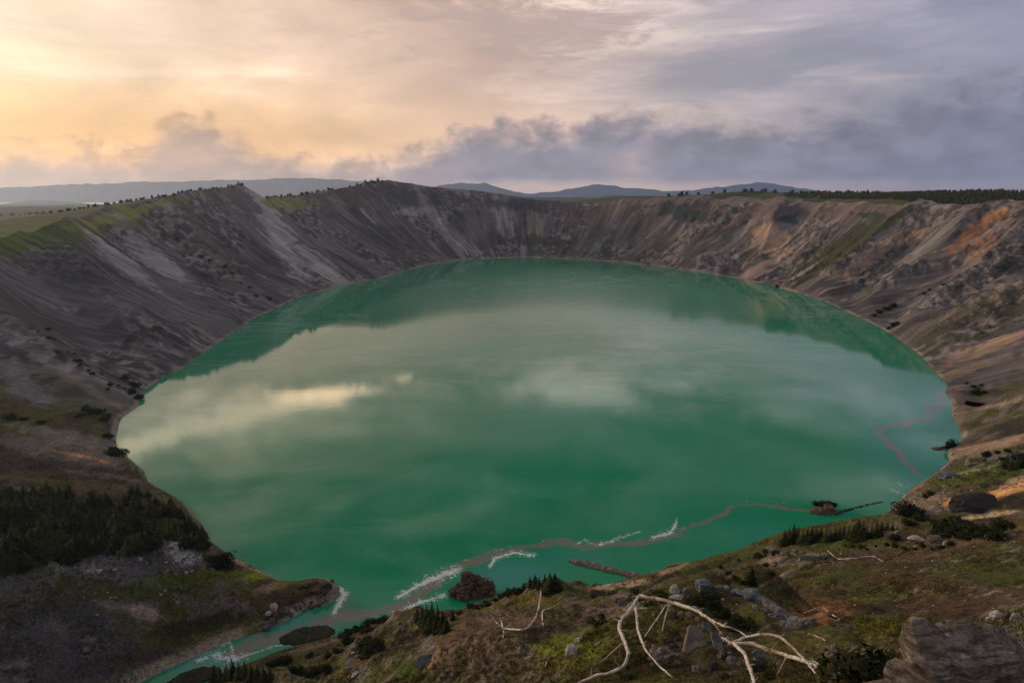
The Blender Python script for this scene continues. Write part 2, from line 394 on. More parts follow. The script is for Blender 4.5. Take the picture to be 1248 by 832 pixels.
# (px, py, rx, ry, angle deg, colour, strength): patches of differing ground, seen in the photograph
SPLATS = [
 (150,225,0,0,0,SCREE,0),
 # left wall
 (60,285,110,16,-8,GREEN,1.),(150,262,75,9,-14,FIELD,1.),(30,296,60,16,0,C3(.10,.14,.03),1.),(90,320,60,26,30,SCREE_D,.6),
 (150,320,55,9,38,SCREE_L,.75),(185,310,60,12,40,SCREE_L,.7),(330,262,60,9,50,SCREE_L,.8),(345,300,50,12,55,SCREE_L,.8),(395,328,70,8,38,SCREE_L,.75),
 (60,440,90,7,32,SCREE_L,.30),(110,475,55,5,30,TAN,.35),(30,470,40,14,35,C3(.26,.26,.28),.4),(200,425,30,3,22,SCREE_L,.6),(345,248,35,6,0,FIELD,1.),
 (150,400,150,16,35,SCREE_D,.45),(310,340,120,8,36,SCREE_D,.5),(40,390,80,20,30,C3(.11,.09,.085),.5),(250,290,60,14,52,C3(.14,.10,.08),.5),
 (470,236,90,12,6,C3(.07,.065,.055),.8),(500,258,28,4,-5,SCREE_L,.5),(450,265,14,2.5,45,SCREE_L,.7),(540,280,60,6,55,SCREE_L,.35),(570,300,40,6,40,SCREE_L,.35),
 (480,300,60,16,30,SCREE_D,.55),
 # far wall
 (612,262,30,10,70,SCREE_L,.5),(650,275,26,9,80,C3(.32,.25,.19),.5),(640,250,60,7,3,SCREE_D,.8),(660,295,45,7,2,SCREE_D,.8),(690,290,5,3,0,PALE,.8),
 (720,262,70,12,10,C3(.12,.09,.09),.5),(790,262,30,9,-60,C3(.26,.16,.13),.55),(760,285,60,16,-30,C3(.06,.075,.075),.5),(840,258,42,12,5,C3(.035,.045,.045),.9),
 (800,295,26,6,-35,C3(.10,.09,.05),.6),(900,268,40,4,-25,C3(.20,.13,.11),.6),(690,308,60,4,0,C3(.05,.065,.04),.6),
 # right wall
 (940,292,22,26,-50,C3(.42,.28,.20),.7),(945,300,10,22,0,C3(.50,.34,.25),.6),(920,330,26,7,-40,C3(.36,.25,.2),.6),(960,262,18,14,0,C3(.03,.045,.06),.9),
 (1000,258,130,9,2,C3(.15,.11,.10),.6),(1060,262,16,3,0,C3(.03,.06,.06),.9),(1000,245,0,0,0,SCREE,0),
 (1015,310,85,16,-30,C3(.060,.066,.034),.95),(975,334,26,2,-32,PALE,.8),(1060,312,55,10,-38,C3(.30,.21,.16),.75),(1118,288,16,8,-20,C3(.38,.27,.18),.7),
 (1085,320,50,10,-38,C3(.035,.042,.048),.75),(1185,283,42,7,-40,C3(.42,.21,.10),.8),(1216,262,12,6,-40,C3(.45,.24,.11),.8),(1195,300,22,10,-40,C3(.40,.22,.12),.7),  # dark streak paints a spur's shaded side; orange patches paint warm sunlight
 (1150,330,110,6,-32,C3(.20,.16,.15),.4),(1110,360,90,4,-30,C3(.22,.18,.16),.5),(1230,328,30,14,-20,C3(.03,.035,.03),.9),(1215,362,14,7,0,C3(.36,.26,.14),.7),
 (1190,370,85,9,-28,C3(.24,.19,.155),.6),(1180,385,70,12,-22,C3(.085,.08,.05),.7),(1240,380,40,14,-20,C3(.05,.055,.035),.7),(1175,412,55,5,-15,C3(.06,.075,.03),.7),
 (1200,425,70,8,-22,C3(.38,.26,.19),.85),(1190,445,60,7,-20,C3(.28,.21,.17),.6),(1225,452,40,10,-20,C3(.14,.125,.125),.7),(1220,478,50,8,-10,C3(.09,.08,.035),.8),
 (1220,492,40,2,-14,C3(.34,.25,.18),.8),(1200,478,40,5,0,SCREE_D,.5),(1165,500,10,26,0,C3(.24,.17,.13),.6),
 # near right bank
 (1235,522,38,16,-8,C3(.035,.032,.028),.9),(1215,542,60,5,-9,C3(.30,.21,.15),.9),(1240,532,30,3,-12,C3(.36,.25,.17),.7),(1190,552,34,5,-5,C3(.22,.17,.13),.7),(1155,548,10,5,0,C3(.05,.03,.025),.8),
 (1230,558,30,9,-10,GREYR,.6),(1190,565,12,7,0,C3(.22,.19,.16),.8),(1200,577,75,14,-8,C3(.070,.092,.022),.95),(1190,572,60,1.6,-12,C3(.3,.26,.2),.6),
 (1232,596,34,7,-18,C3(.62,.34,.15),.95),(1242,585,26,5,-18,C3(.40,.27,.17),.8),(1155,612,9,6,0,C3(.50,.28,.08),.9),(1200,628,44,3,-8,C3(.42,.32,.2),.9),(1240,610,20,10,0,C3(.035,.03,.022),.9),
 (1128,613,30,9,-14,C3(.20,.15,.11),.8),(1118,590,14,9,-30,C3(.22,.12,.08),.8),(1095,632,30,5,-8,C3(.07,.07,.022),.8),(1238,640,24,7,0,C3(.11,.08,.015),.8),
 (1190,655,90,9,-2,C3(.115,.075,.048),.85),(1040,662,50,7,-4,C3(.055,.075,.018),.9),(1090,680,60,8,0,C3(.10,.066,.040),.7),(1150,672,50,8,0,C3(.10,.065,.042),.7),(1225,700,50,16,0,C3(.05,.065,.016),.9),
 (1120,688,50,6,-2,C3(.055,.04,.032),.6),(1160,712,90,1.5,8,C3(.2,.15,.1),.6),(1090,705,90,10,5,C3(.070,.042,.025),.8),(1150,740,60,14,0,C3(.060,.036,.020),.8),(1030,700,34,9,-12,C3(.055,.07,.016),.9),
 (995,748,46,13,4,C3(.20,.105,.048),1.),(1010,738,40,9,8,C3(.17,.085,.038),.9),(1060,762,40,10,8,C3(.12,.10,.016),.9),(1030,762,20,4,-10,C3(.16,.12,.11),.7),(1080,782,30,8,10,C3(.14,.10,.05),.8),
 (975,722,26,9,0,C3(.060,.036,.020),.8),(950,702,40,2,-28,C3(.26,.18,.12),.8),(985,683,14,4,0,C3(.26,.22,.17),.6),(940,682,14,9,0,C3(.28,.21,.17),.7),
 # shore strip, right-centre
 (890,685,60,6,-14,C3(.050,.056,.020),.9),(760,712,42,4,-8,C3(.38,.28,.19),.95),(820,693,20,3,-20,C3(.30,.2,.15),.8),(690,720,40,5,0,C3(.05,.06,.02),.8),
 # centre
 (735,745,40,16,-30,C3(.15,.115,.085),.85),(700,740,18,12,30,C3(.12,.09,.07),.6),(620,752,50,12,0,C3(.13,.085,.065),.9),(640,730,30,8,0,C3(.12,.09,.025),.8),(595,742,20,5,-15,C3(.13,.11,.035),.7),
 (590,800,80,34,0,C3(.100,.074,.054),.95),(560,772,20,12,-30,C3(.17,.11,.07),.7),(530,800,26,8,-45,C3(.24,.15,.09),.6),(700,790,50,20,0,C3(.12,.14,.020),.95),(730,765,30,10,0,C3(.085,.085,.015),.8),
 (690,810,30,14,0,C3(.12,.10,.02),.7),(500,815,22,14,0,C3(.055,.085,.014),.9),(530,765,14,10,40,C3(.07,.09,.02),.8),(480,775,16,16,0,C3(.03,.028,.024),.8),
 (440,800,50,8,-35,C3(.12,.09,.03),.9),(400,812,36,7,-20,C3(.085,.085,.02),.9),(490,762,20,2,-40,C3(.22,.17,.12),.6),(385,786,40,3,-15,C3(.20,.14,.11),.7),(455,760,40,3,-18,C3(.22,.18,.14),.7),
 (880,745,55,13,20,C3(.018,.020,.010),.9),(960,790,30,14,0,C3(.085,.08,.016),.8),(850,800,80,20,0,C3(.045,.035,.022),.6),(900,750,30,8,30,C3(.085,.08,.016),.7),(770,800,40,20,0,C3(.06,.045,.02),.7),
 # left bank
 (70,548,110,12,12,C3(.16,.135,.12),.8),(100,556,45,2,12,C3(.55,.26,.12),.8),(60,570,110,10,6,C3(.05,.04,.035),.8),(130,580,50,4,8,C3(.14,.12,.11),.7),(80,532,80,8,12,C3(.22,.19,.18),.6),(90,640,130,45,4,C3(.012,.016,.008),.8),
 (40,600,0,0,0,SCREE,0),(110,690,30,9,12,C3(.30,.28,.29),.9),(150,695,55,14,10,C3(.12,.11,.115),.9),(222,674,26,13,20,C3(.38,.36,.36),.95),(75,690,16,9,0,C3(.22,.2,.19),.8),
 (250,702,90,9,-4,C3(.09,.11,.018),.95),(312,702,24,6,-10,C3(.17,.21,.02),.95),(295,686,30,3,28,C3(.34,.22,.16),.9),(170,722,80,10,0,C3(.065,.075,.018),.9),(215,745,22,14,0,C3(.065,.072,.014),.9),
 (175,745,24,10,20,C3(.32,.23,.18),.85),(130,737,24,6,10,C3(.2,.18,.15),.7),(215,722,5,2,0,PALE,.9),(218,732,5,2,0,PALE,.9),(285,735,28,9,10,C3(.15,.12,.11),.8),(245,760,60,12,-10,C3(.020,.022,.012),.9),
 (300,768,50,6,-20,C3(.12,.12,.025),.95),(330,715,20,6,-20,C3(.26,.17,.11),.7),(350,712,20,4,0,C3(.10,.10,.02),.8),(390,722,20,8,0,C3(.05,.035,.028),.8),(360,730,30,6,-20,C3(.03,.027,.022),.7),
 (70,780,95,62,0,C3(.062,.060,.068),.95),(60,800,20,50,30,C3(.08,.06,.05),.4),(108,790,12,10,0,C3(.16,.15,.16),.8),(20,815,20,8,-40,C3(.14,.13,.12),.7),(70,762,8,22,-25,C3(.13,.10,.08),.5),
 (170,822,40,6,-22,C3(.22,.19,.18),.8),(150,805,60,12,-10,C3(.03,.028,.022),.6),
]
def colour_ground(x, y, z, sd, s, t, m, rock, slope):
    px, py, dep = proj(x, y, z)
    n1 = fbm(s/30., t*2.2, 4, 201); n2 = fbm(s/7., t*1.4, 4, 202); n3 = fbm(s/110., t*3., 3, 203); nb = fbm(x/22., y/22., 4, 204)
    n5 = fbm(s/4.5, t*1.6, 4, 207)
    w = SCREE[None]*(0.72+.6*n2[:, None])
    w = lerp(w, SCREE_D, (ss(.50, .68, n1)*.75)[:, None]); w = lerp(w, SCREE_L, (ss(.58, .74, n2*.6+n1*.0+.4*fbm(s/55., t*1.5, 3, 209))*.45)[:, None])
    warm = ss(-50, 350, x)*ss(.45, .62, n3); w = lerp(w, C3(.19,.135,.12), (warm*.12)[:, None])
    rb = ss(.78, .86, t)*(1-ss(.98, 1.02, t)); w = lerp(w, C3(.17,.13,.115)*(.5+nb[:, None]), (rb*.5)[:, None])
    crag = ss(.46, .58, fbm((s+(fbm(s/110., t*.4, 1, 11)-.5)*25)/38., t*2.6, 3, 61))*(1-ss(.97, 1.02, t))
    mott = fbm(x/6., y/6., 4, 211, .65); cc_ = lerp(C3(.05,.045,.048)[None], C3(.34,.29,.27)[None], ss(.40, .66, mott)[:, None]); w = lerp(w, cc_, (crag*.6)[:, None])
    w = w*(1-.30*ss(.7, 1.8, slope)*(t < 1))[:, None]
    # plateau
    pc = lerp(C3(.055,.068,.026)[None], C3(.10,.095,.045)[None], ss(.4, .65, nb)[:, None])
    w = lerp(w, pc, ss(.99, 1.03, t)[:, None])
    # near ground
    a = fbm(x/16., y/16., 5, 301, .6); b = fbm(x/5., y/5., 4, 302, .6); c = fbm(x/40., y/40., 3, 303)
    g = lerp(SOIL[None], MOSS[None], ss(.38, .52, a*.6+c*.4)[:, None]); g = lerp(g, SOIL_D[None], ss(.52, .7, b)[:, None]*.7)
    g = lerp(g, GREYR[None]*.85, (ss(.65, 1.1, slope)*.75)[:, None])
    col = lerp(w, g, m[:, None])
    wx = (fbm(px/9., py/5., 3, 401)-.5)*2; wy = (fbm(px/9.+40, py/5., 3, 402)-.5)*2
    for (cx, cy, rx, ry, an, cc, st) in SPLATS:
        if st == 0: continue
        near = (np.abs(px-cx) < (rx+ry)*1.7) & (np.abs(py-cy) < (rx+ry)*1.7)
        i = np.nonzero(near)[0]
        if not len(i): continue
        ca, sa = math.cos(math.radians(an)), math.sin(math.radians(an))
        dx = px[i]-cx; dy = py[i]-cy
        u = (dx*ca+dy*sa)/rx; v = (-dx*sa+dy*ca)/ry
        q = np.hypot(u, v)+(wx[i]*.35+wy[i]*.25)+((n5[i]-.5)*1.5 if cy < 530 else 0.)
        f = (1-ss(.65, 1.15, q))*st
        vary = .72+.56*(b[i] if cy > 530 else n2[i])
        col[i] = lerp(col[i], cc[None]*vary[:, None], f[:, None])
    # beach line of bleached silt just above the water
    bw = lerp(1.4, 2.6, ss(400, 1100, y)); bl = (1-ss(bw, bw*1.8, sd))*(sd > -2)
    col = lerp(col, C3(.30,.235,.18)[None], (bl*(.12+.78*ss(.40, .62, fbm(x/13., y/13., 3, 305))))[:, None])
    # tilted strata on the striped foreground cliff
    cl = (1-ss(.7, 1.1, np.hypot((px-585)/85, (py-805)/38)))*(dep < 130)
    st = fbm((x*.35+z*1.5+y*.25)*1.9, x*.12+y*.06, 3, 555); col = col*(1+cl*(st-.5)*2.6)[:, None]
    col = col*lerp(1., 1.12, m)[:, None]
    return np.clip(col, .004, .8)

MAT_T = terrain_material()
def terrain_sheet(name, x, y, nr, nc, wrap, drop=None, keep=None, known=None):
    z, sd, s, t, m, rock = ground(x, y, known)
    X = x.ravel(); Y = y.ravel()
    G = z.reshape(nr, nc); 
    dz_r = np.gradient(G, axis=0); dz_c = np.gradient(G, axis=1)
    dx_r = np.gradient(x.reshape(nr, nc), axis=0); dy_r = np.gradient(y.reshape(nr, nc), axis=0)
    dx_c = np.gradient(x.reshape(nr, nc), axis=1); dy_c = np.gradient(y.reshape(nr, nc), axis=1)
    det = dx_r*dy_c-dy_r*dx_c; det = np.where(np.abs(det) < 1e-6, 1e-6, det)
    gx = (dz_r*dy_c-dz_c*dy_r)/det; gy = (dz_c*dx_r-dz_r*dx_c)/det
    slope = np.clip(np.hypot(gx, gy), 0, 4).ravel()
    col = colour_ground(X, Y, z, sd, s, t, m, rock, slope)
    if drop is not None: z = z-drop(X, Y)
    f = grid_faces(nr, nc, wrap)
    if keep is not None:
        kv = keep(X, Y, z, sd); f = f[kv[f].any(1)]
        used = np.zeros(len(X), bool); used[f.ravel()] = True; mp = np.cumsum(used)-1
        f = mp[f]; X, Y, z, s, t, m, col = X[used], Y[used], z[used], s[used], t[used], m[used], col[used]
    o = mesh_obj(name, np.stack([X, Y, z], 1), f, MAT_T)
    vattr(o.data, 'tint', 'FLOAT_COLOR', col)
    vattr(o.data, 'fall', 'FLOAT_VECTOR', np.stack([s/10., t*1.85, m], 1))
    tag(o, kind='structure')
    return o

# near sheet: fan of rays from under the camera, fine where the photo looks
NC_, NR_ = 1000, 820
th = np.radians(np.linspace(-62, 62, NC_))
u = np.linspace(0, 1, NR_); rr = 4*np.exp(u*math.log(470/4.))
rr = np.interp(u, [0, .12, 1], [4, 25, 1])*0 + np.where(u < .1, 4+(u/.1)*21, 25*np.exp((u-.1)/.9*math.log(470/25.)))
R_, TH_ = np.meshgrid(rr, th, indexing='ij')
gx_ = R_*np.sin(TH_); gy_ = R_*np.cos(TH_)
near_sheet = terrain_sheet('foreground_terrain', gx_, gy_, NR_, NC_, False, keep=lambda X, Y, z, sd: (sd > -22) & (Y < 440))
# crater sheet: rows follow the wall outward, then spread to the horizon
dd = np.concatenate([np.linspace(-30, 215, 210), 215+np.cumsum(1.5*1.085**np.arange(80))])
dd = dd[dd < 6500]
nr = len(dd); na = 1900
# more columns where walls are close to the camera
ii = np.linspace(0, len(AN), na, endpoint=False)
fi = lambda A: np.interp(ii, np.arange(len(AN)+1), np.concatenate([A, A[:1]]))
bx, by, ax, ay = fi(BX), fi(BY), fi(NX), fi(NY)
cx_ = bx[None]+ax[None]*dd[:, None]; cy_ = by[None]+ay[None]*dd[:, None]
def _dr(X, Y):
    a = np.abs(np.degrees(np.arctan2(X, Y)))
    cov = (1-ss(52, 60, a))*(1-ss(395, 430, np.hypot(X, Y)))*(1-ss(395, 425, Y))
    return np.clip(cov*8, 0, 1)*2.5
crater_sheet = terrain_sheet('crater_terrain', cx_, cy_, nr, na, True, drop=_dr, keep=None, known=np.broadcast_to(ii[None], cx_.shape).ravel())
print('terrain', round(time.time()-T0, 1))
# ------------------------------------------------------------------ lake
def seg_dist(px, py, pts, ky=1.0):
    """distance in photo pixels to a polyline, and position along it 0..1"""
    best = np.full(len(px), 1e9); tt = np.zeros(len(px)); n = len(pts)-1
    for i in range(n):
        ax_, ay_ = pts[i]; bx_, by_ = pts[i+1]; ax_, bx_ = ax_, bx_
        dx, dy = bx_-ax_, (by_-ay_)*ky; l2 = dx*dx+dy*dy+1e-9
        t = np.clip(((px-ax_)*dx+(py-ay_)*ky*dy)/l2, 0, 1)
        d = np.hypot(px-ax_-t*dx, (py-ay_)*ky-t*dy)
        u = d < best; best[u] = d[u]; tt[u] = (i+t[u])/n
    return best, tt
SILT = [([(290,800),(340,778),(385,766),(420,752),(455,748),(490,734),(520,712),(560,692),(600,678),(640,668),(680,662),(720,664),(760,663),(800,657),(832,650),(850,638),(870,625),(893,615),(920,612),(950,618),(985,621)], [16,16,15,13,12,12,12,9,8,7,6,5.5,5,5,4.5,4,3.5,3,3,3,2.5], .85),
 ([(1145,478),(1144,490),(1140,497),(1127,499),(1127,508),(1116,512),(1098,514),(1080,516),(1070,520),(1073,528),(1085,537),(1098,550),(1106,560),(1117,572),(1121,580)], [8,7,6.5,6.5,6,5.5,5,5,5,5,5.5,5.5,5.5,5,4], 1.15),
 ([(285,686),(310,696),(345,712)], [5,5,5], .6), ([(400,706),(418,716),(425,735),(430,760)], [6,10,11,12], .5), ([(1060,640),(1090,625),(1096,610)], [7,8,6], .55), ([(1160,520),(1164,545),(1158,560)], [3,3,3], .35),
 ([(735,715),(690,716),(650,722)], [2.5,2.5,2.5], .6), ([(796,700),(850,684),(900,673),(940,655)], [3,2.5,2.5,2.5], .6)]
FOAM = [([(470,757),(494,741),(514,732),(540,725)], [5,6,6,5], .9), ([(485,727),(510,712),(535,702),(558,694)], [4,6,9,6], 1.), ([(598,690),(602,681),(612,678),(628,674),(641,676),(652,676)], [3,3,3,4,4,3], 1.),
 ([(651,668),(664,664),(676,664)], [2,2.5,2], .55), ([(700,663),(712,658),(726,664),(741,660),(757,653)], [2,4,4,4,3], .8), ([(715,662),(733,664),(748,659),(765,652),(780,648)], [2,3,3,3,2], .8), ([(795,655),(807,652),(816,650),(822,642),(826,632)], [3,4,4,3,1.5], 1.),
 ([(895,621),(915,626),(930,620)], [2,3,2], .5), ([(935,609),(955,615),(975,617),(998,612)], [2,2.5,2,1.5], .55), ([(1084,594),(1094,599),(1104,602)], [2.5,3,2.5], .9), ([(1094,587),(1103,593)], [1.5,1.5], .9), ([(1100,598),(1108,592),(1116,588)], [2,2,2], .7), ([(1107,585),(1112,578)], [2,2], .5),
 ([(404,716),(414,717),(420,724),(416,733),(411,740),(408,748)], [1.5,2.5,4,4,3.5,3], 1.15), ([(240,805),(255,799),(266,796)], [4,6,5], .9), ([(266,786),(280,783),(283,793),(286,802)], [4,4,3,4], .9), ([(262,800),(285,804),(300,800),(318,794),(338,787),(352,786),(368,784),(386,778),(400,770)], [9,8,4,2,1.8,3,3,2.5,2], .95),
 ([(1128,512),(1114,514),(1100,516)], [1.2,1.2,1.2], .7), ([(1072,524),(1080,532)], [1.2,1.2], .6), ([(1094,547),(1098,551)], [1.5,1.5], .7), ([(1126,500),(1133,502)], [1.5,1.5], .6),
 ([(350,752),(360,748)], [2,2], .5), ([(700,668),(720,672),(740,668)], [2,2,2], .35)]
nlr, nlc = 640, 900
tl = np.radians(np.linspace(-50, 50, nlc)); inv = np.linspace(1/135., 1/1500., nlr); rl = 1/inv
RL, TL = np.meshgrid(rl, tl, indexing='ij')
LX = (RL*np.tan(TL)).ravel(); LY = RL.ravel()
lpx, lpy, _ = proj(LX, LY, np.zeros_like(LX))
wn = fbm(LX/9., LY/9., 4, 601)-.5; wn2 = fbm(LX/30.+7, LY/30., 3, 602)-.5
silt = np.zeros(len(LX)); foam = np.zeros(len(LX))
def widths(tt, w): return np.interp(tt, np.linspace(0, 1, len(w)), w)
for pts, w, st in SILT:
    sel = np.nonzero((lpx > min(p[0] for p in pts)-60) & (lpx < max(p[0] for p in pts)+60) & (lpy > min(p[1] for p in pts)-50) & (lpy < max(p[1] for p in pts)+50))[0]
    d, tt = seg_dist(lpx[sel]+wn2[sel]*26, lpy[sel]+wn[sel]*9+wn2[sel]*5, pts, 1.25); ww = widths(tt, w)
    ww = ww*(.30+.85*fbm(lpx[sel]/16., lpy[sel]/10., 3, 611)); silt[sel] = np.maximum(silt[sel], st*(1-ss(.1, 2.1, d/ww)))
for pts, w, st in FOAM:
    sel = np.nonzero((lpx > min(p[0] for p in pts)-40) & (lpx < max(p[0] for p in pts)+40) & (lpy > min(p[1] for p in pts)-30) & (lpy < max(p[1] for p in pts)+30))[0]
    d, tt = seg_dist(lpx[sel]+wn[sel]*5, lpy[sel]+wn2[sel]*4, pts, 1.3); ww = widths(tt, w)
    foam[sel] = np.maximum(foam[sel], st*np.maximum(.95*(1-ss(.0, 1.7, d/ww)), .68*(1-ss(.5, 4.2, d/ww))))
pts = SILT[0][0][3:]
for dy, st in ((-5, .60), (4, .50)):
    d, tt = seg_dist(lpx+wn2*22, lpy-dy+wn*8, pts, 1.25); foam = np.maximum(foam, st*(1-ss(.3, 5.5, d))*ss(.42, .60, fbm(lpx/26., lpy/12.+dy, 3, 613)))
# milky turquoise shallows: the cove, the channel, the right-hand bay
shal = np.zeros(len(LX))
for cx0, cy0, rx, ry, st in [(350,770,90,30,.9),(620,700,70,22,.8),(700,680,60,18,.5),(1110,560,80,60,.55),(1150,520,40,50,.6),(1060,600,90,22,.5),(470,745,60,20,.5),(900,650,120,20,.3),(250,810,60,30,1)]:
    q = np.hypot((lpx-cx0)/rx, (lpy-cy0)/ry)+wn2*.5; shal = np.maximum(shal, st*(1-ss(.4, 1.2, q)))
def lake_material():
    m, nt, *_ = new_mat('lake_water')
    A = lambda n: N(nt, 'ShaderNodeAttribute', attribute_name=n).outputs['Fac']
    geo = N(nt, 'ShaderNodeNewGeometry').outputs['Position']
    big = noise(nt, geo, .004, 4, .5, .6); mid = noise(nt, vmul(nt, geo, (.02, .03, 1)), 1., 5, .6, .8)
    base = mixc(nt, remap(nt, big, .35, .65), (.0008, .215, .094), (.0015, .245, .112))
    base = mixc(nt, A('shallow'), base, (.03, .25, .21))
    base = mixc(nt, remap(nt, math_n(nt, 'ADD', A('silt'), math_n(nt, 'MULTIPLY', math_n(nt, 'SUBTRACT', noise(nt, vmul(nt, geo, (.10, .13, 1)), 1., 6, .7, 1.5), .5), 1.1)), .20, 1.05, 0, .85), base, (.215, .15, .14))
    sw = noise(nt, vmul(nt, geo, (.009, .020, 1)), 1., 8, .68, 2.6); sw2 = noise(nt, vmul(nt, geo, (.0028, .0045, 1)), 1., 4, .5, 1.5)
    milk_refl = math_n(nt, 'MULTIPLY', math_n(nt, 'MULTIPLY', remap(nt, sw, .45, .66), remap(nt, sw2, .40, .58))
, math_n(nt, 'ADD', .30, math_n(nt, 'MULTIPLY', A('open_water'), .60)))
    base = mixc(nt, math_n(nt, 'MULTIPLY', A('open_water'), .35), base, (.035, .33, .20))
    base = mixc(nt, milk_refl, base, (.15, .34, .24))  # milky swirls in the water colour, standing in for broken cloud reflections
    fn = noise(nt, geo, 1.3, 6, .75, .8); fn2 = noise(nt, vmul(nt, geo, (.22, .22, 1)), 1., 6, .75, 2.)
    fv = math_n(nt, 'ADD', math_n(nt, 'MULTIPLY', fn, .6), math_n(nt, 'MULTIPLY', fn2, .4))
    thr = math_n(nt, 'SUBTRACT', .72, math_n(nt, 'MULTIPLY', A('foam'), .34))
    fo = remap(nt, math_n(nt, 'SUBTRACT', fv, thr), 0.0, .10)
    fo = math_n(nt, 'MULTIPLY', fo, remap(nt, A('foam'), .05, .40, 0, 1.))
    base = mixc(nt, fo, base, (.62, .68, .72))
    p = finish(nt, base, .1, None); p.inputs['Specular IOR Level'].default_value = .5; p.inputs['IOR'].default_value = 1.333
    opn = A('open'); wn_ = noise(nt, vmul(nt, geo, (.0035, .011, 1)), 1., 6, .68, 1.2)
    ruf = remap(nt, math_n(nt, 'ADD', opn, math_n(nt, 'MULTIPLY', math_n(nt, 'SUBTRACT', wn_, .5), 1.5)), .25, .75)
    rg = math_n(nt, 'ADD', .02, math_n(nt, 'MULTIPLY', math_n(nt, 'MULTIPLY', ruf, A('far')), .21))
    rg = math_n(nt, 'ADD', rg, math_n(nt, 'MULTIPLY', fo, .6)); L(nt, rg, p.inputs['Roughness'])
    w1 = noise(nt, vmul(nt, geo, (.5, .9, 1)), 1., 5, .65); w2 = noise(nt, vmul(nt, geo, (.035, .07, 1)), 1., 4, .55)
    hh = math_n(nt, 'ADD', math_n(nt, 'MULTIPLY', w1, .09), math_n(nt, 'MULTIPLY', w2, .30))
    b = N(nt, 'ShaderNodeBump'); b.inputs['Strength'].default_value = .06; b.inputs['Distance'].default_value = 1.0; L(nt, hh, b.inputs['Height']); L(nt, b.outputs[0], p.inputs['Normal'])
    return m
lake = mesh_obj('lake_water', np.stack([LX, LY, np.zeros_like(LX)], 1), grid_faces(nlr, nlc), lake_material())
lsd, _ = lake_sd(LX, LY)
opn_ = ss(15, 150, -lsd+wn2*60); far_ = ss(480, 950, LY)
for nme, d in (('open_water', ss(230, 420, LY)), ('open', opn_), ('far', far_), ('silt', silt), ('foam', foam), ('shallow', shal)): vattr(lake.data, nme, 'FLOAT', d)
tag(lake, kind='structure')

# ------------------------------------------------------------------ far mountains
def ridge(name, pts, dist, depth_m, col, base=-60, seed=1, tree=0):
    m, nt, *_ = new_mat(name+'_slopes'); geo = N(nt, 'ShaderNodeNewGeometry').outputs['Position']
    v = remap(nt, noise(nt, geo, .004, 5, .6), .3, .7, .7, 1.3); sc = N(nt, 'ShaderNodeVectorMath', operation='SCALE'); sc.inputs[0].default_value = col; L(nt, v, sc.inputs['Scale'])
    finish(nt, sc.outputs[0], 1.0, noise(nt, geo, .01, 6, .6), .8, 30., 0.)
    n = 420; xs = np.linspace(pts[0][0], pts[-1][0], n); ys = np.interp(xs, [p[0] for p in pts], [p[1] for p in pts])
    x0 = np.array([pt(a, b, dist) for a, b in zip(xs, ys)])
    top = x0[:, 2]+(fbm(x0[:, 0]/220., np.full(n, seed*1.), 4, seed)-.5)*dist*.005
    rows = 46; V = []
    for r in range(rows):
        q = r/(rows-1); off = (q-.35)*depth_m
        sh = np.interp(q, [0, .2, .35, .55, 1], [0, .62, 1, .66, 0])
        X = x0[:, 0]*(1+off/dist); Y = x0[:, 1]+off
        rel = (ridged(X/(dist*.05), Y/(dist*.05), 4, seed+5)-.5)*(top-base)*.5*min(1, abs(q-.35)*8)*sh
        V.append(np.stack([X, Y, base+(top-base)*sh+rel], 1))
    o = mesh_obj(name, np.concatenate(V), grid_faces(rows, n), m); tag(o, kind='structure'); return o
ridge('mountains', [(500,236),(535,226),(560,223),(590,224),(625,233),(645,236),(690,231),(730,225),(760,228),(790,231),(830,233),(850,231),(875,227),(905,225),(925,222),(950,225),(985,230),(1030,236),(1100,240)], 11800, 1500, (.02,.06,.14), seed=3)  # blue of the distant air is painted into the slope colour
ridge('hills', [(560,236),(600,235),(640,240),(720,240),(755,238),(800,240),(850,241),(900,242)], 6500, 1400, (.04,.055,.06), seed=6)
ridge('hills', [(-500,228),(-100,228),(0,229),(60,226),(140,223),(230,220),(290,219),(350,217),(420,219),(480,224),(560,232),(640,238)], 12600, 700, (.22,.17,.15), seed=9)  # slope colour lightened and warmed to paint in the mist
ridge('hills', [(-500,252),(-100,250),(0,248),(60,244),(110,248),(200,252),(300,254)], 9500, 900, (.16,.13,.11), seed=12)  # pale warm haze painted into these slopes as well
def far_plain():
    m, nt, *_ = new_mat('far_lowland'); geo = N(nt, 'ShaderNodeNewGeometry').outputs['Position']
    c = ramp(nt, noise(nt, geo, .002, 6, .6), [(.35, (.03,.04,.02)), (.65, (.08,.085,.04))]); finish(nt, c, 1., None, spec=0.)
    a = np.linspace(0, 2*math.pi, 97)[:-1]; V = [(0, 640, -66)]+[(r*math.cos(b), 640+r*math.sin(b), -66) for r in (1500, 3000, 5000, 8200) for b in a]
    Fc = [(0, 1+i, 1+(i+1) % 96) for i in range(96)]+[(1+r*96+i, 1+(r+1)*96+i, 1+(r+1)*96+(i+1) % 96, 1+r*96+(i+1) % 96) for r in range(3) for i in range(96)]
    o = mesh_obj('ground', V, Fc, m, smooth=False); tag(o, kind='structure')
far_plain()

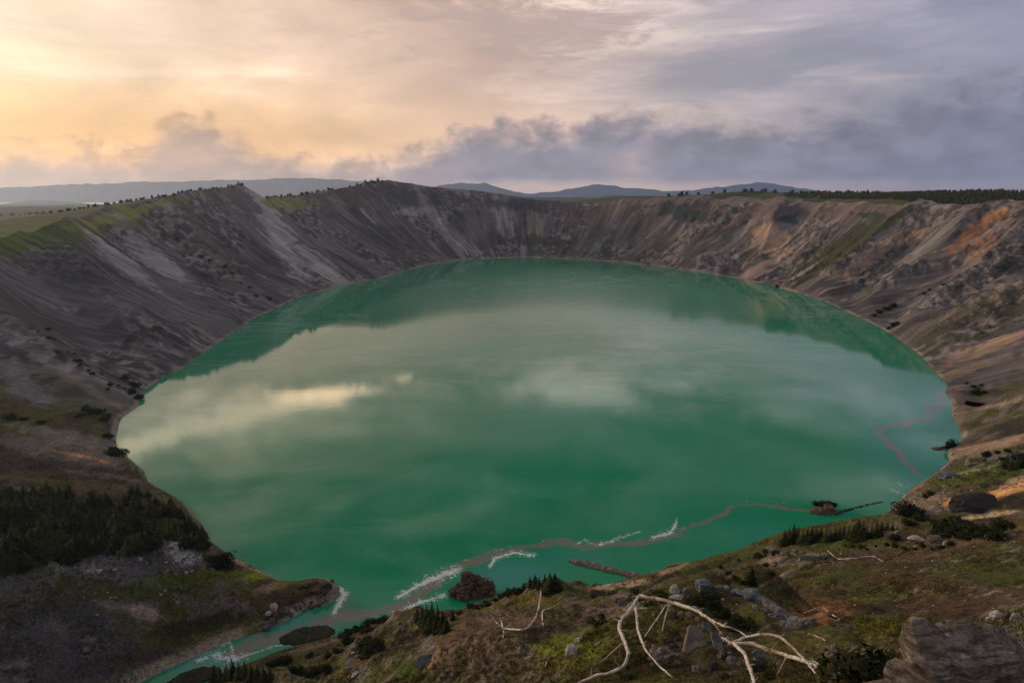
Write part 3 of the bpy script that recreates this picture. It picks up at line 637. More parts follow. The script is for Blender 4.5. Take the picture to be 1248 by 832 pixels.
# ------------------------------------------------------------------ sky and sun
SUN_AZ, SUN_EL = math.radians(-62), math.radians(13)       # azimuth clockwise from the view direction
w = bpy.data.worlds.new('World'); scene.world = w; w.use_nodes = True; nt = w.node_tree; nt.nodes.clear()
tc = N(nt, 'ShaderNodeTexCoord').outputs['Generated']
sep = N(nt, 'ShaderNodeSeparateXYZ'); L(nt, tc, sep.inputs[0]); sx, sy, sz = sep.outputs
az = math_n(nt, 'DIVIDE', math_n(nt, 'ARCTAN2', sx, sy), math.pi/180)      # degrees, 0 = ahead, + right
el = math_n(nt, 'DIVIDE', math_n(nt, 'ARCSINE', math_n(nt, 'MINIMUM', sz, .9999)), math.pi/180)
skyn = N(nt, 'ShaderNodeTexSky', sky_type='NISHITA', sun_disc=False, sun_elevation=SUN_EL, sun_rotation=SUN_AZ, altitude=500, air_density=1.2, dust_density=3., ozone_density=1.5)
nish = N(nt, 'ShaderNodeVectorMath', operation='SCALE'); L(nt, skyn.outputs[0], nish.inputs[0]); nish.inputs['Scale'].default_value = 1.0
# direction flattened so clouds stretch towards the horizon
cmb = N(nt, 'ShaderNodeCombineXYZ'); L(nt, math_n(nt, 'MULTIPLY', az, 1.), cmb.inputs[0]); L(nt, el, cmb.inputs[1])
AE = cmb.outputs[0]
def sk(scx, scy, det=5, rough=.55, dist=0., off=0.):
    mp = N(nt, 'ShaderNodeMapping'); L(nt, AE, mp.inputs['Vector']); mp.inputs['Scale'].default_value = (scx, scy, 1); mp.inputs['Location'].default_value = (off, off*.7, off)
    return noise(nt, mp.outputs[0], 1., det, rough, dist)
def az_ramp(stops, v=None):           # stops by azimuth in degrees over -180..180
    q = remap(nt, az if v is None else v, -180, 180, 0, 1, False)
    return ramp(nt, q, [((a+180)/360., c) for a, c in stops])
# high overcast: glowing peach on the left, lilac grey on the right
hi = az_ramp([(-180,(.20,.19,.22)),(-110,(.45,.36,.30)),(-60,(1.1,.82,.55)),(-34,(.86,.66,.46)),(-18,(.74,.52,.37)),(-2,(.54,.37,.30)),(14,(.46,.38,.40)),(36,(.29,.29,.40)),(90,(.22,.22,.30)),(180,(.19,.19,.23))])
lo = az_ramp([(-180,(.20,.19,.22)),(-80,(.60,.45,.30)),(-36,(1.08,.56,.18)),(-24,(.95,.53,.21)),(-10,(.82,.51,.30)),(8,(.72,.52,.42)),(22,(.48,.40,.40)),(40,(.30,.29,.36)),(180,(.2,.2,.24))])
base = mixc(nt, remap(nt, el, 2., 11.), lo, hi)
# overhead is greyer
ov = az_ramp([(-180,(.30,.30,.33)),(-80,(.34,.32,.30)),(-34,(.34,.28,.22)),(-12,(.19,.175,.155)),(6,(.11,.13,.14)),(40,(.10,.125,.15)),(110,(.26,.27,.31)),(180,(.30,.30,.33))])
base = mixc(nt, remap(nt, math_n(nt, 'SUBTRACT', el, remap(nt, az, -30, 10, 7., 0., False)), 12.5, 23.), base, ov)
streak = sk(.045, .28, 6, .6, .5, 3.)
base = mixc(nt, remap(nt, streak, .50, .66, 0, .55), base, mixc(nt, .5, base, (1.1, .9, .72)))
fw = sk(.085, .30, 7, .62, .6, 17.); fw2 = sk(.045, .13, 5, .6, .6, 23.); up_ = remap(nt, el, 12.8, 16.)
wv = N(nt, 'ShaderNodeVectorMath', operation='SCALE'); L(nt, base, wv.inputs[0]); L(nt, math_n(nt, 'ADD', math_n(nt, 'MULTIPLY', remap(nt, fw, .35, .66, .90, 1.12, False), remap(nt, fw2, .35, .65, .86, 1.16, False)), math_n(nt, 'MULTIPLY', up_, remap(nt, fw, .42, .64, -.45, 1.3, False))), wv.inputs['Scale']); base = wv.outputs[0]
cl = sk(.035, .16, 6, .58, .4, 11.)
dark = az_ramp([(-180,(.13,.13,.15)),(-34,(.66,.46,.33)),(-10,(.50,.34,.27)),(0,(.38,.27,.25)),(14,(.27,.25,.29)),(36,(.20,.205,.29)),(180,(.14,.14,.17))])
cmask = math_n(nt, 'MULTIPLY', remap(nt, cl, .44, .64, 0, .95), remap(nt, math_n(nt, 'ADD', el, math_n(nt, 'MULTIPLY', az, .12)), 6., 10.))
base = mixc(nt, cmask, base, dark)
# breaks in the high cloud where the low sun glows through
def patch(a0, e0, ra, re, st, col, tilt=0.):
    global base
    da = math_n(nt, 'SUBTRACT', az, a0); de = math_n(nt, 'SUBTRACT', el, e0); de = math_n(nt, 'SUBTRACT', de, math_n(nt, 'MULTIPLY', da, tilt))
    q = math_n(nt, 'SQRT', math_n(nt, 'ADD', math_n(nt, 'POWER', math_n(nt, 'ABSOLUTE', math_n(nt, 'DIVIDE', da, ra)), 2.), math_n(nt, 'POWER', math_n(nt, 'ABSOLUTE', math_n(nt, 'DIVIDE', de, re)), 2.)))
    q = math_n(nt, 'ADD', q, math_n(nt, 'MULTIPLY', math_n(nt, 'SUBTRACT', wisp, .5), 4.6))
    base = mixc(nt, math_n(nt, 'MULTIPLY', remap(nt, q, 1.15, .2), st), base, col)
wisp = sk(.22, .8, 8, .72, 1.2, 41.)
patch(-20, 16.9, 11., .9, 1., (3.4, 2.5, 1.65), -.13)
patch(-17, 16.2, 3.5, .8, 1., (5., 3.4, 2.1), .0)
patch(-29, 18., 5., 1., .9, (2.8, 2.2, 1.5), -.2)
patch(-20, 18., 9., 2.4, .5, (1.1, .95, .70), .0)
patch(6, 16.5, 6., 1.2, .7, (1.1, .98, .85), .1)
patch(3, 12.2, 10., 2.4, .85, (.42, .30, .26), .0)
# low cloud bank with billowing top (height of its top by azimuth)
top = az_ramp([(-180,.5),(-40,.44),(-33,.46),(-28,.40),(-25.5,.74),(-22,.68),(-20,.40),(-16,.36),(-11,.34),(-7,.46),(-4,.70),(1,.72),(5,.70),(7,.76),(13,.78),(17,.72),(20,.66),(26,.80),(31,.97),(180,.6)])
topd = math_n(nt, 'MULTIPLY', top, 8.0)
b1 = sk(.38, .55, 7, .58, .3, 5.); b2 = sk(1.3, 1.9, 5, .6, .2, 8.)
bn = math_n(nt, 'ADD', math_n(nt, 'MULTIPLY', math_n(nt, 'SUBTRACT', b1, .5), 4.4), math_n(nt, 'MULTIPLY', math_n(nt, 'SUBTRACT', b2, .5), 1.3))
hgt = math_n(nt, 'SUBTRACT', math_n(nt, 'ADD', topd, bn), el)
soft = az_ramp([(-180,1.),(4,1.),(12,.5),(22,.30),(180,.3)])
hgs = math_n(nt, 'MULTIPLY', hgt, soft); bank = remap(nt, hgs, -.35, .8)
bc_top = az_ramp([(-180,(.2,.2,.22)),(-36,(.86,.46,.19)),(-24,(.68,.39,.22)),(-12,(.66,.42,.31)),(-2,(.52,.36,.31)),(10,(.38,.29,.30)),(24,(.22,.20,.26)),(40,(.18,.175,.26)),(180,(.16,.16,.19))])
bc_low = az_ramp([(-180,(.2,.2,.22)),(-36,(.56,.34,.22)),(-24,(.48,.31,.24)),(-12,(.40,.29,.27)),(-2,(.22,.205,.26)),(10,(.23,.215,.275)),(24,(.185,.182,.25)),(40,(.17,.175,.255)),(180,(.16,.16,.19))])
bcol = mixc(nt, remap(nt, hgt, .1, 2.3), bc_top, bc_low)
shade = remap(nt, math_n(nt, 'ADD', math_n(nt, 'MULTIPLY', b1, .7), math_n(nt, 'MULTIPLY', sk(.16, .5, 5, .6, .4, 21.), .5)), .42, .78, 1.22, .80)
sv = N(nt, 'ShaderNodeVectorMath', operation='SCALE'); L(nt, bcol, sv.inputs[0]); L(nt, shade, sv.inputs['Scale'])
base = mixc(nt, bank, base, sv.outputs[0])
# clear slot low on the horizon, right of centre
slot = math_n(nt, 'MULTIPLY', remap(nt, math_n(nt, 'ADD', el, math_n(nt, 'MULTIPLY', math_n(nt, 'SUBTRACT', sk(.2, .6, 4, .5, 0, 31.), .5), .8)), 1.25, .35), az_ramp([(-180,0.),(-7,0.),(-4,.9),(6,1.),(11,.9),(20,.55),(30,.25),(60,0.)]))
base = mixc(nt, slot, base, (.62, .43, .38))
slot2 = math_n(nt, 'MULTIPLY', az_ramp([(-180,0.),(7.2,0.),(9.3,1.),(12.,0.),(60,0.)]), remap(nt, math_n(nt, 'ADD', el, math_n(nt, 'MULTIPLY', math_n(nt, 'SUBTRACT', b1, .5), 2.)), 4.0, 2.0)); base = mixc(nt, math_n(nt, 'MULTIPLY', slot2, .55), base, (.62,.45,.40))
# the clear sky beyond shows faintly through everything
WS = .12
gain = math_n(nt, 'MULTIPLY', remap(nt, el, 12., 22., 1.24, 1.0), remap(nt, el, .5, 4.5, 1.45, 1.0))
fs = N(nt, 'ShaderNodeVectorMath', operation='SCALE'); fs.inputs['Scale'].default_value = 1.0/WS
L(nt, base, fs.inputs[0]); L(nt, math_n(nt, 'DIVIDE', gain, WS), fs.inputs['Scale'])
fin2 = mixc(nt, .10, fs.outputs[0], nish.outputs[0])
bg = N(nt, 'ShaderNodeBackground'); bg.inputs['Strength'].default_value = WS; L(nt, fin2, bg.inputs['Color'])
wo = N(nt, 'ShaderNodeOutputWorld'); L(nt, bg.outputs[0], wo.inputs[0])
w.cycles.sampling_method = 'MANUAL'; w.cycles.sample_map_resolution = 512

sd_ = bpy.data.lights.new('sun', 'SUN'); sun = bpy.data.objects.new('sun', sd_); COL.objects.link(sun)
sd_.energy = 1.7; sd_.angle = math.radians(9); sd_.color = (1., .74, .50)
dirv = Vector((math.sin(SUN_AZ)*math.cos(SUN_EL), math.cos(SUN_AZ)*math.cos(SUN_EL), math.sin(SUN_EL)))
sun.rotation_euler = dirv.to_track_quat('Z', 'Y').to_euler()

# ------------------------------------------------------------------ air
def haze():
    x0, x1, y0, y1, z0, z1 = -12500, 12500, -2500, 13800, -130, 470
    V = [(x, y, z) for z in (z0, z1) for y in (y0, y1) for x in (x0, x1)]
    m, nt, *_ = new_mat('haze_air'); pv = N(nt, 'ShaderNodeVolumePrincipled'); pv.inputs['Density'].default_value = 7.5e-5
    pv.inputs['Color'].default_value = (.54, .71, 1., 1); pv.inputs['Anisotropy'].default_value = .6
    o = N(nt, 'ShaderNodeOutputMaterial'); L(nt, pv.outputs[0], o.inputs['Volume'])
    ob = mesh_obj('haze', V, [(0,2,3,1),(4,5,7,6),(0,1,5,4),(2,6,7,3),(0,4,6,2),(1,3,7,5)], m, smooth=False)
    tag(ob, kind='stuff')
HAZE = True
if HAZE: haze()
scene.view_settings.view_transform = 'Standard'; scene.view_settings.look = 'None'; scene.view_settings.exposure = 0.12; scene.view_settings.gamma = 1
scene.cycles.use_denoising = True; scene.cycles.max_bounces = 5; scene.cycles.volume_bounces = 0
# ------------------------------------------------------------------ standing points: rays from the viewpoint onto the finished ground
def _bvh(o, step=1):
    me = o.data; n = len(me.vertices); co = np.empty(n*3, np.float32); me.vertices.foreach_get('co', co)
    k = len(me.polygons); f = np.empty(len(me.loops), np.int32); me.loops.foreach_get('vertex_index', f)
    return BVHTree.FromPolygons(co.reshape(-1, 3).tolist(), f.reshape(-1, 4).tolist())
BV = [_bvh(near_sheet), _bvh(crater_sheet)]
EYE = Vector((0, 0, H))
def hit(px, py, water=True):
    d = ray(px, py).normalized(); best = None
    for b in BV:
        p, n, i, t = b.ray_cast(EYE, d, 20000)
        if p is not None and (best is None or t < best[2]): best = (p, n, t)
    if water and d.z < 0:
        t = H/-d.z
        if best is None or t < best[2]: best = (EYE+d*t, Vector((0, 0, 1)), t)
    return best
def ground_z(x, y):
    bz = None
    for b in BV:
        p, n, i, t = b.ray_cast(Vector((x, y, 400)), Vector((0, 0, -1)), 600)
        if p is not None and (bz is None or p.z > bz): bz = p.z
    return 0. if bz is None else bz
def depth_of(p): return p[1]*CP-(p[2]-H)*SP
def mpp(p): return depth_of(p)/F            # metres per photo pixel there
print('bvh', round(time.time()-T0, 1))

# ------------------------------------------------------------------ materials
def leaf_mat(name, c1, c2):
    m, nt, *_ = new_mat(name); geo = N(nt, 'ShaderNodeNewGeometry'); oi = N(nt, 'ShaderNodeObjectInfo')
    tcn = N(nt, 'ShaderNodeTexCoord').outputs['Object']
    v = math_n(nt, 'ADD', math_n(nt, 'MULTIPLY', noise(nt, tcn, 1.6, 3, .6), .6), math_n(nt, 'MULTIPLY', oi.outputs['Random'], .5))
    c = mixc(nt, remap(nt, v, .25, .8, 0, 1, False), c1, c2)
    p = finish(nt, c, .85, None, spec=.1); return m
def rock_mat(name, c1, c2, c3=None, scale=1.0, strata=None, bd=.25):
    m, nt, *_ = new_mat(name); tcn = N(nt, 'ShaderNodeTexCoord').outputs['Object']; oi = N(nt, 'ShaderNodeObjectInfo')
    vec = vmul(nt, tcn, (scale,)*3) if strata is None else vmul(nt, tcn, tuple(scale*s for s in strata))
    n1 = noise(nt, vec, .9, 7, .68, .4); n2 = noise(nt, vmul(nt, tcn, (scale,)*3), 4.2, 6, .7)
    c = mixc(nt, remap(nt, n1, .34, .66), c1, c2)
    if c3 is not None: c = mixc(nt, remap(nt, noise(nt, vmul(nt, tcn, (scale,)*3), 1.7, 5, .7), .54, .66), c, c3)
    c = mixc(nt, math_n(nt, 'MULTIPLY', remap(nt, n2, .3, .7, 1, 0), .6), c, (.03, .025, .022))
    hb = math_n(nt, 'ADD', n1, math_n(nt, 'MULTIPLY', n2, .45))
    finish(nt, c, .92, hb, .9, bd, .15); return m
M_CON = leaf_mat('conifer_needles', (.006,.012,.006), (.042,.048,.014)); M_BUSH = leaf_mat('shrub_leaves', (.009,.014,.006), (.030,.036,.012)); M_GB = leaf_mat('shrub_leaves_green', (.020,.028,.008), (.050,.055,.015))
M_TUFT = leaf_mat('moor_grass_blades', (.05,.05,.014), (.12,.10,.028))
M_BARK = rock_mat('bark', (.05,.035,.025), (.09,.07,.05)); M_GREY = rock_mat('grey_rock', (.11,.105,.105), (.24,.23,.225), (.32,.30,.28), .8)
M_DARK = rock_mat('dark_rock', (.030,.028,.030), (.070,.066,.068), None, .6); M_BROWN = rock_mat('brown_rock', (.09,.06,.04), (.22,.15,.10), (.05,.04,.03), .5, (1., 1., 2.4))
M_PALE = rock_mat('pale_limestone', (.50,.47,.43), (.74,.70,.66), (.32,.26,.20), 1.2); M_BLUE = rock_mat('slate_rock', (.16,.18,.21), (.27,.29,.33), (.10,.10,.11), .8)
M_TANR = rock_mat('weathered_stone', (.20,.16,.13), (.38,.31,.25), (.12,.09,.07), .9)
M_MOSSY = rock_mat('mossy_hummock', (.022,.026,.015), (.045,.048,.028), (.07,.068,.05), .35)
M_BLOCK = rock_mat('masonry_stone', (.27,.25,.23), (.40,.37,.34), (.2,.18,.16), .5)
def wood_mat():
    m, nt, *_ = new_mat('bleached_wood'); tcn = N(nt, 'ShaderNodeTexCoord').outputs['Object']
    n1 = noise(nt, tcn, 2.6, 6, .7, 1.); n2 = noise(nt, tcn, .5, 3, .5)
    c = mixc(nt, remap(nt, n1, .34, .64), (.30,.26,.23), (.74,.69,.64)); c = mixc(nt, remap(nt, n2, .5, .66, 0, .85), c, (.26,.165,.11))
    finish(nt, c, .75, n1, .6, .08, .25); return m
M_WOOD = wood_mat()
def water_pool_mat():
    m, nt, *_ = new_mat('tide_pool_water'); finish(nt, (.10,.13,.15), .05, None, spec=.8); return m
M_POOL = water_pool_mat()

# ------------------------------------------------------------------ meshes for plants
def tri_soup(tris): return np.array(tris, float).reshape(-1, 3), [(3*i, 3*i+1, 3*i+2) for i in range(len(tris))]
def me_from(name, V, Fc, mats, smooth=False, midx=None):
    me = bpy.data.meshes.new(name); me.from_pydata([tuple(map(float, v)) for v in V], [], Fc)
    for mm in mats: me.materials.append(mm)
    if smooth: me.polygons.foreach_set('use_smooth', [True]*len(me.polygons))
    if midx is not None: me.polygons.foreach_set('material_index', midx)
    return me
def trunk_geo(h, r, seg=6, lean=.02, rng=None):
    V = []; n = 5
    for i in range(n):
        z = h*i/(n-1); rad = r*(1-.85*i/(n-1))
        for k in range(seg): a = 2*math.pi*k/seg; V.append((math.cos(a)*rad+lean*z*math.sin(i), math.sin(a)*rad, z-.3*(i == 0)))
    Fc = [(i*seg+k, i*seg+(k+1) % seg, (i+1)*seg+(k+1) % seg, (i+1)*seg+k) for i in range(n-1) for k in range(seg)]
    return V, Fc
def conifer_crown(h, rad, seed, levels=13, per=8):
    rg = random.Random(seed); T = []
    for i in range(levels):
        q = i/(levels-1); z = h*(.10+.86*q); R0 = rad*(1-q)**.85*(.8+.4*rg.random())+.05*rad
        n = max(4, int(per*(1-q*.5)))
        for k in range(n):
            if rg.random() < .08: continue
            a = 2*math.pi*(k+rg.random()*.8)/n; R = R0*(.65+.5*rg.random()); dz = -R*.35+rg.uniform(-.1, .15)*R
            c, s = math.cos(a), math.sin(a); wd = R*.30
            tip = (c*R, s*R, z+dz)
            for sg in (-1, 1):
                m1 = (c*R*.5-s*wd*sg, s*R*.5+c*wd*sg, z+dz*.35+rg.uniform(-.06, .06)*R)
                T.append(((0, 0, z+.05*h), m1, tip))
            # twig sprays
            for _ in range(3):
                u = rg.uniform(.35, 1.); b = a+rg.uniform(-.4, .4); p = np.array([math.cos(b)*R*u, math.sin(b)*R*u, z+dz*u])
                e = R*.24; T.append((p, p+np.array([rg.uniform(-e, e), rg.uniform(-e, e), rg.uniform(-e, e)*.6]), p+np.array([rg.uniform(-e, e), rg.uniform(-e, e), -e*.6])))
    for k in range(5):
        a = k*1.3; T.append(((0, 0, h*1.02), (math.cos(a)*rad*.10, math.sin(a)*rad*.10, h*.90), (math.cos(a+1.2)*rad*.10, math.sin(a+1.2)*rad*.10, h*.90)))
    return tri_soup(T)
CON = []
for i in range(5):
    h = 1.0; V, Fc = trunk_geo(.8, .025); ct = me_from('conifer_trunk', V, Fc, [M_BARK], True)
    V, Fc = conifer_crown(1.0, [.24,.30,.27,.34,.22][i], 100+i, 14, 9); cc = me_from('conifer_crown', V, Fc, [M_CON])
    CON.append((ct, cc))
def bush_crown(seed, n=700, leaf=.07, lobes=7):
    rg = random.Random(seed); T = []
    L_ = [((rg.uniform(-.35, .35), rg.uniform(-.35, .35), rg.uniform(.22, .62)), rg.uniform(.20, .36)) for _ in range(lobes)]
    for _ in range(n):
        (cx, cy, cz), r0 = rg.choice(L_); v = Vector((rg.gauss(0, 1), rg.gauss(0, 1), rg.gauss(0, 1))).normalized()
        r = r0*rg.uniform(.55, 1.08); p = Vector((cx, cy, cz))+v*r; p.z = max(p.z, 0.0)
        t = v.orthogonal().normalized(); t.rotate(Matrix.Rotation(rg.uniform(0, 6.3), 3, v)); b = v.cross(t); s = leaf*rg.uniform(.6, 1.5)
        off = v*s*rg.uniform(-.5, .8)
        T.append((p-t*s*.5, p+t*s*.5+off*.3, p+b*s+off))
    return tri_soup(T)
BUSH = []
for i in range(5):
    V, Fc = bush_crown(200+i, 900, .085, 8); bf = me_from('bush_foliage', V, Fc, [M_BUSH])
    V, Fc = bush_crown(230+i, 900, .085, 8); bg_ = me_from('bush_foliage_green', V, Fc, [M_GB])
    V = []; Fc = []
    for k in range(4):
        a = k*1.6+i; v2, f2 = trunk_geo(.5, .03, 5); o0 = len(V)
        V += [(x+math.cos(a)*z*.5, y+math.sin(a)*z*.5, z-.03) for x, y, z in v2]; Fc += [tuple(q+o0 for q in f) for f in f2]
    BUSH.append((bf, bg_, me_from('bush_stems', V, Fc, [M_BARK], True)))
def empty(name, loc, rz=0., sc=1.):
    o = bpy.data.objects.new(name, None); COL.objects.link(o); o.location = loc; o.rotation_euler = (0, 0, rz); o.empty_display_size = .5
    o.scale = (sc, sc, sc) if not isinstance(sc, tuple) else sc; return o
def child(name, me, parent):
    o = bpy.data.objects.new(name, me); COL.objects.link(o); o.parent = parent; return o
def conifer(p, h, label, group, wide=1.):
    i = random.randrange(5); o = empty('conifer', (p[0], p[1], p[2]-.1), random.uniform(0, 6.3), (h*wide, h*wide, h)); tag(o, label, 'conifer', group)
    child('trunk', CON[i][0], o); child('crown', CON[i][1], o); return o
def bush(p, wdt, label, group=None, hgt=None, green=False):
    i = random.randrange(5); hh = hgt or wdt*.85; o = empty('bush', (p[0], p[1], p[2]-.1*wdt), random.uniform(0, 6.3), (wdt, wdt, hh)); tag(o, label, 'bush', group)
    child('foliage', BUSH[i][1 if green else 0], o); child('stem', BUSH[i][2], o); return o

# ------------------------------------------------------------------ trees
pt_in = lambda poly, x, y: sum(((a[1] > y) != (b[1] > y)) and (x < (b[0]-a[0])*(y-a[1])/(b[1]-a[1])+a[0]) for a, b in zip(poly, poly[1:]+poly[:1])) % 2 == 1
def scatter_px(poly, n, mind, tries=60, water=False):
    xs = [p[0] for p in poly]; ys = [p[1] for p in poly]; out = []
    for _ in range(n*tries):
        x = random.uniform(min(xs), max(xs)); y = random.uniform(min(ys), max(ys))
        if not pt_in(poly, x, y) or any(abs(x-a)*.8+abs(y-b)*1.9 < mind for a, b in out): continue
        out.append((x, y))
        if len(out) >= n: break
    return out
wood = [(-8,606),(60,600),(130,608),(185,604),(210,618),(246,652),(254,666),(246,672),(226,664),(200,664),(170,672),(130,678),(90,684),(40,692),(-8,702)]
for x, y in scatter_px(wood, 285, 4.6, 90):
    h = hit(x, y, False)
    if h and h[0].z > .3: conifer(h[0], random.uniform(3.6, 5.8), 'dark conifer in the dense wood on the left-hand shore', 'conifers of the left-hand wood', random.uniform(1.5, 2.1))
def put_conifers(lst, label, group):
    for x, y, hp in lst:
        h = hit(x, y, False)
        if h: conifer(h[0], hp*mpp(h[0]), label, group, random.uniform(1., 1.3))
put_conifers([(509,757,20),(515,760,26),(521,763,30),(527,764,36),(534,765,34),(540,766,26),(531,772,30),(524,770,30),(544,770,24),(517,768,24)], 'tall dark conifer in the clump beside the islet rock', 'conifers by the islet rock')
put_conifers([(552,755,17)], 'small lone conifer between the clump and the islet rock', None)
put_conifers([(646,715,16),(652,716,19),(657,716,17)], 'conifer in the small clump above the driftwood hollow', 'conifers above the driftwood hollow')
put_conifers([(664,718,22),(670,719,25),(676,719,25),(682,720,19)], 'dark conifer in the taller clump beside the pointed knoll', 'conifers beside the pointed knoll')
put_conifers([(915,711,25)], 'lone dark conifer standing left of the sandy footpath', None)
put_conifers([(262+i*7.5, 829+random.uniform(-3, 3), random.uniform(20, 30)) for i in range(10)], 'dark conifer at the foot of the water channel', 'conifers by the water channel')
put_conifers([(955+i*5.6, 664-i*.45+random.uniform(-2.5, 2), random.uniform(17, 28)) for i in range(22)]+[(1075+i*6, 647+random.uniform(-2, 2), random.uniform(8, 14)) for i in range(4)], 'dark conifer in the row above the near shore', 'conifers in the row above the near shore')
put_conifers([(1226+i*6, 571+random.uniform(-2, 2), random.uniform(14, 22)) for i in range(5)], 'dark conifer in the small stand under the right-hand scree', 'conifers under the right-hand scree')
# shrubs: (x, y of the foot, width px)
def put_bushes(lst, label, group=None, green=False, hk=.85):
    for x, y, wp in lst:
        h = hit(x, y, False)
        if h: bush(h[0], wp*mpp(h[0]), label, group, wp*mpp(h[0])*hk, green)
put_bushes([(270,689,30)], 'large round dark bush alone on the left meadow shore')
put_bushes([(1049,824,90)], 'big dark bush beside the large boulder', None, False, .72)
put_bushes([(1107,628,30)], 'round dark bush at the water edge near the white wavelets')
put_bushes([(1078,500,0)][:0], '')
put_bushes([(143,556,22)], 'round bush on the point where the left scree meets the lake')
put_bushes([(730,763,22)], 'dark round bush beside the flat grey stone slab')
put_bushes([(1155,648,30),(1168,655,28),(1182,656,26),(1195,653,26),(1210,655,24),(1218,646,24),(1228,645,18),(1160,640,20),(1172,642,22),(1145,655,22)], 'dark shrub in the thicket behind the earth bank', 'shrubs behind the earth bank')
put_bushes([(1120,634,18),(1108,640,16),(1090,658,14),(1135,603,9),(1128,606,8),(1060,655,10)], 'small dark shrub between the round bush and the conifer row', 'shrubs by the conifer row')
put_bushes([(418,776,12),(428,772,14),(437,768,12),(446,768,17),(451,760,14),(425,784,18),(412,795,14),(400,800,10),(396,816,15),(384,820,16),(372,824,14),(360,818,18),(350,806,15),(341,808,14),(330,812,12),(470,757,12),(462,758,9),(377,800,9),(446,788,20),(458,792,24),(448,800,20)], 'low dark shrub on the bank south of the channel', 'shrubs south of the channel')
put_bushes([(612,728,12),(620,724,14),(628,722,13),(636,722,12),(603,732,9),(572,740,10),(582,742,12),(592,738,11),(560,748,8),(665,726,10),(640,716,10)], 'small shrub along the crest above the islet', 'shrubs along the crest above the islet', False, .7)
put_bushes([(885,752,26),(903,760,24),(872,742,20),(918,768,18),(893,768,16),(858,734,14)], 'dark shrub in the hollow behind the dead tree', 'shrubs behind the dead tree', False, .6)
put_bushes([(926,815,24),(884,826,16),(940,824,16),(770,828,16)], 'low dark shrub added in the dark voids under the fallen dead tree', 'shrubs added under the dead tree', False, .5)  # added to stand in for the dark voids beneath the tree
put_bushes([(768,733,14),(780,730,16),(792,727,14),(803,728,18),(757,735,12),(745,724,9),(723,728,10),(812,735,16),(790,738,12),(774,722,9),(862,736,22),(868,728,16)], 'small olive shrub on the brow beside the pale stones', 'shrubs on the brow by the pale stones', True, .7)
put_bushes([(888,700,9),(900,683,5),(878,692,6),(934,674,8),(926,680,12),(945,676,11),(933,690,8),(897,706,9),(906,712,8),(940,700,7)], 'small dark shrub on the slope near the lone conifer', 'shrubs near the lone conifer')
put_bushes([(1036+i*11+random.uniform(-3,3), 668+random.uniform(-5,3), random.uniform(5,10)) for i in range(12)], 'tiny shrub among the rubble line above the brown field', 'shrubs along the rubble line')
# left wall gullies
gl = [(215+i*5.6+random.uniform(-5,5), 292+i*3.75+random.gauss(0,4), random.uniform(2,6.5)) for i in range(0, 24, 2)]
put_bushes(gl, 'small dark shrub in the gully on the left crater wall', 'shrubs in the left wall gully')
gl = [(50+i*5.8+random.gauss(0,5), 408+i*4.+random.gauss(0,5), random.uniform(2,7.5)) for i in range(20)]
put_bushes(gl+[(108,500,12),(118,505,16),(128,512,14),(98,508,9),(152,462,10),(165,470,12),(160,478,10),(168,486,12),(30,512,9),(50,516,8),(12,510,12),(132,534,12)], 'dark shrub on the lower left crater wall', 'shrubs on the lower left crater wall')
put_bushes([(1072,382,9),(1080,378,10),(1089,374,9),(1065,385,6),(1150,348,6),(1126,358,4),(1133,354,4),(1090,398,9),(1084,401,6),(1094,395,6),(947,350,5)], 'dark shrub in the gullies of the right crater wall', 'shrubs on the right crater wall')
put_bushes([(1188,480,12),(1200,478,5),(1186,472,6),(1196,470,4),(1178,468,5),(1215,553,9),(1228,551,8),(1204,556,12),(1196,562,8),(1221,560,8),(1240,560,16),(1160,545,16),(1154,547,10)], 'dark shrub on the right bank above the lake', 'shrubs on the right bank')

# skyline trees: stand where the ground meets the sky
def skyline(px, y0, y1, step=.5):
    y = y0
    while y < y1:
        h = hit(px, y, False)
        if h and h[2] < 2500: return y, h
        y += step
    return None
RTREE = []
for i in range(4):
    V, Fc = bush_crown(300+i, 160, .16, 5); RTREE.append(me_from('tree_on_rim', V, Fc, [M_BUSH]))
rng_ = random.Random(5)
def rim_trees(x0, x1, n, label, group, hmin=2.2, hmax=5.0, back=6):
    k = 0
    for i in range(n):
        x = x0+(x1-x0)*min(1, max(0, (i+rng_.gauss(0, 2.5))/n)); r = skyline(x, 215, 300)
        if not r: continue
        p = r[1][0]; d = Vector((p.x, p.y, 0)).normalized(); b = rng_.uniform(-back, back*.4); q = p+d*b; q.z = ground_z(q.x, q.y)
        s = rng_.uniform(hmin, hmax)*(depth_of(p)/800.); me = rng_.choice(RTREE)
        o = bpy.data.objects.new('rim_tree', me); COL.objects.link(o); o.location = (q.x, q.y, q.z-.12*s); o.scale = (s*.9, s*.9, s*1.15); o.rotation_euler = (0, 0, rng_.uniform(0, 6)); tag(o, label, 'tree', group)
rim_trees(0, 296, 84, 'small dark tree in the treeline along the left rim', 'trees along the left rim', 2., 4.5)
rim_trees(326, 470, 26, 'tiny tree scattered on the second rim beyond the left headland', 'trees on the second rim')
rim_trees(815, 1090, 40, 'tiny tree on the far right rim skyline', 'trees on the far right rim', 2.5, 6.)
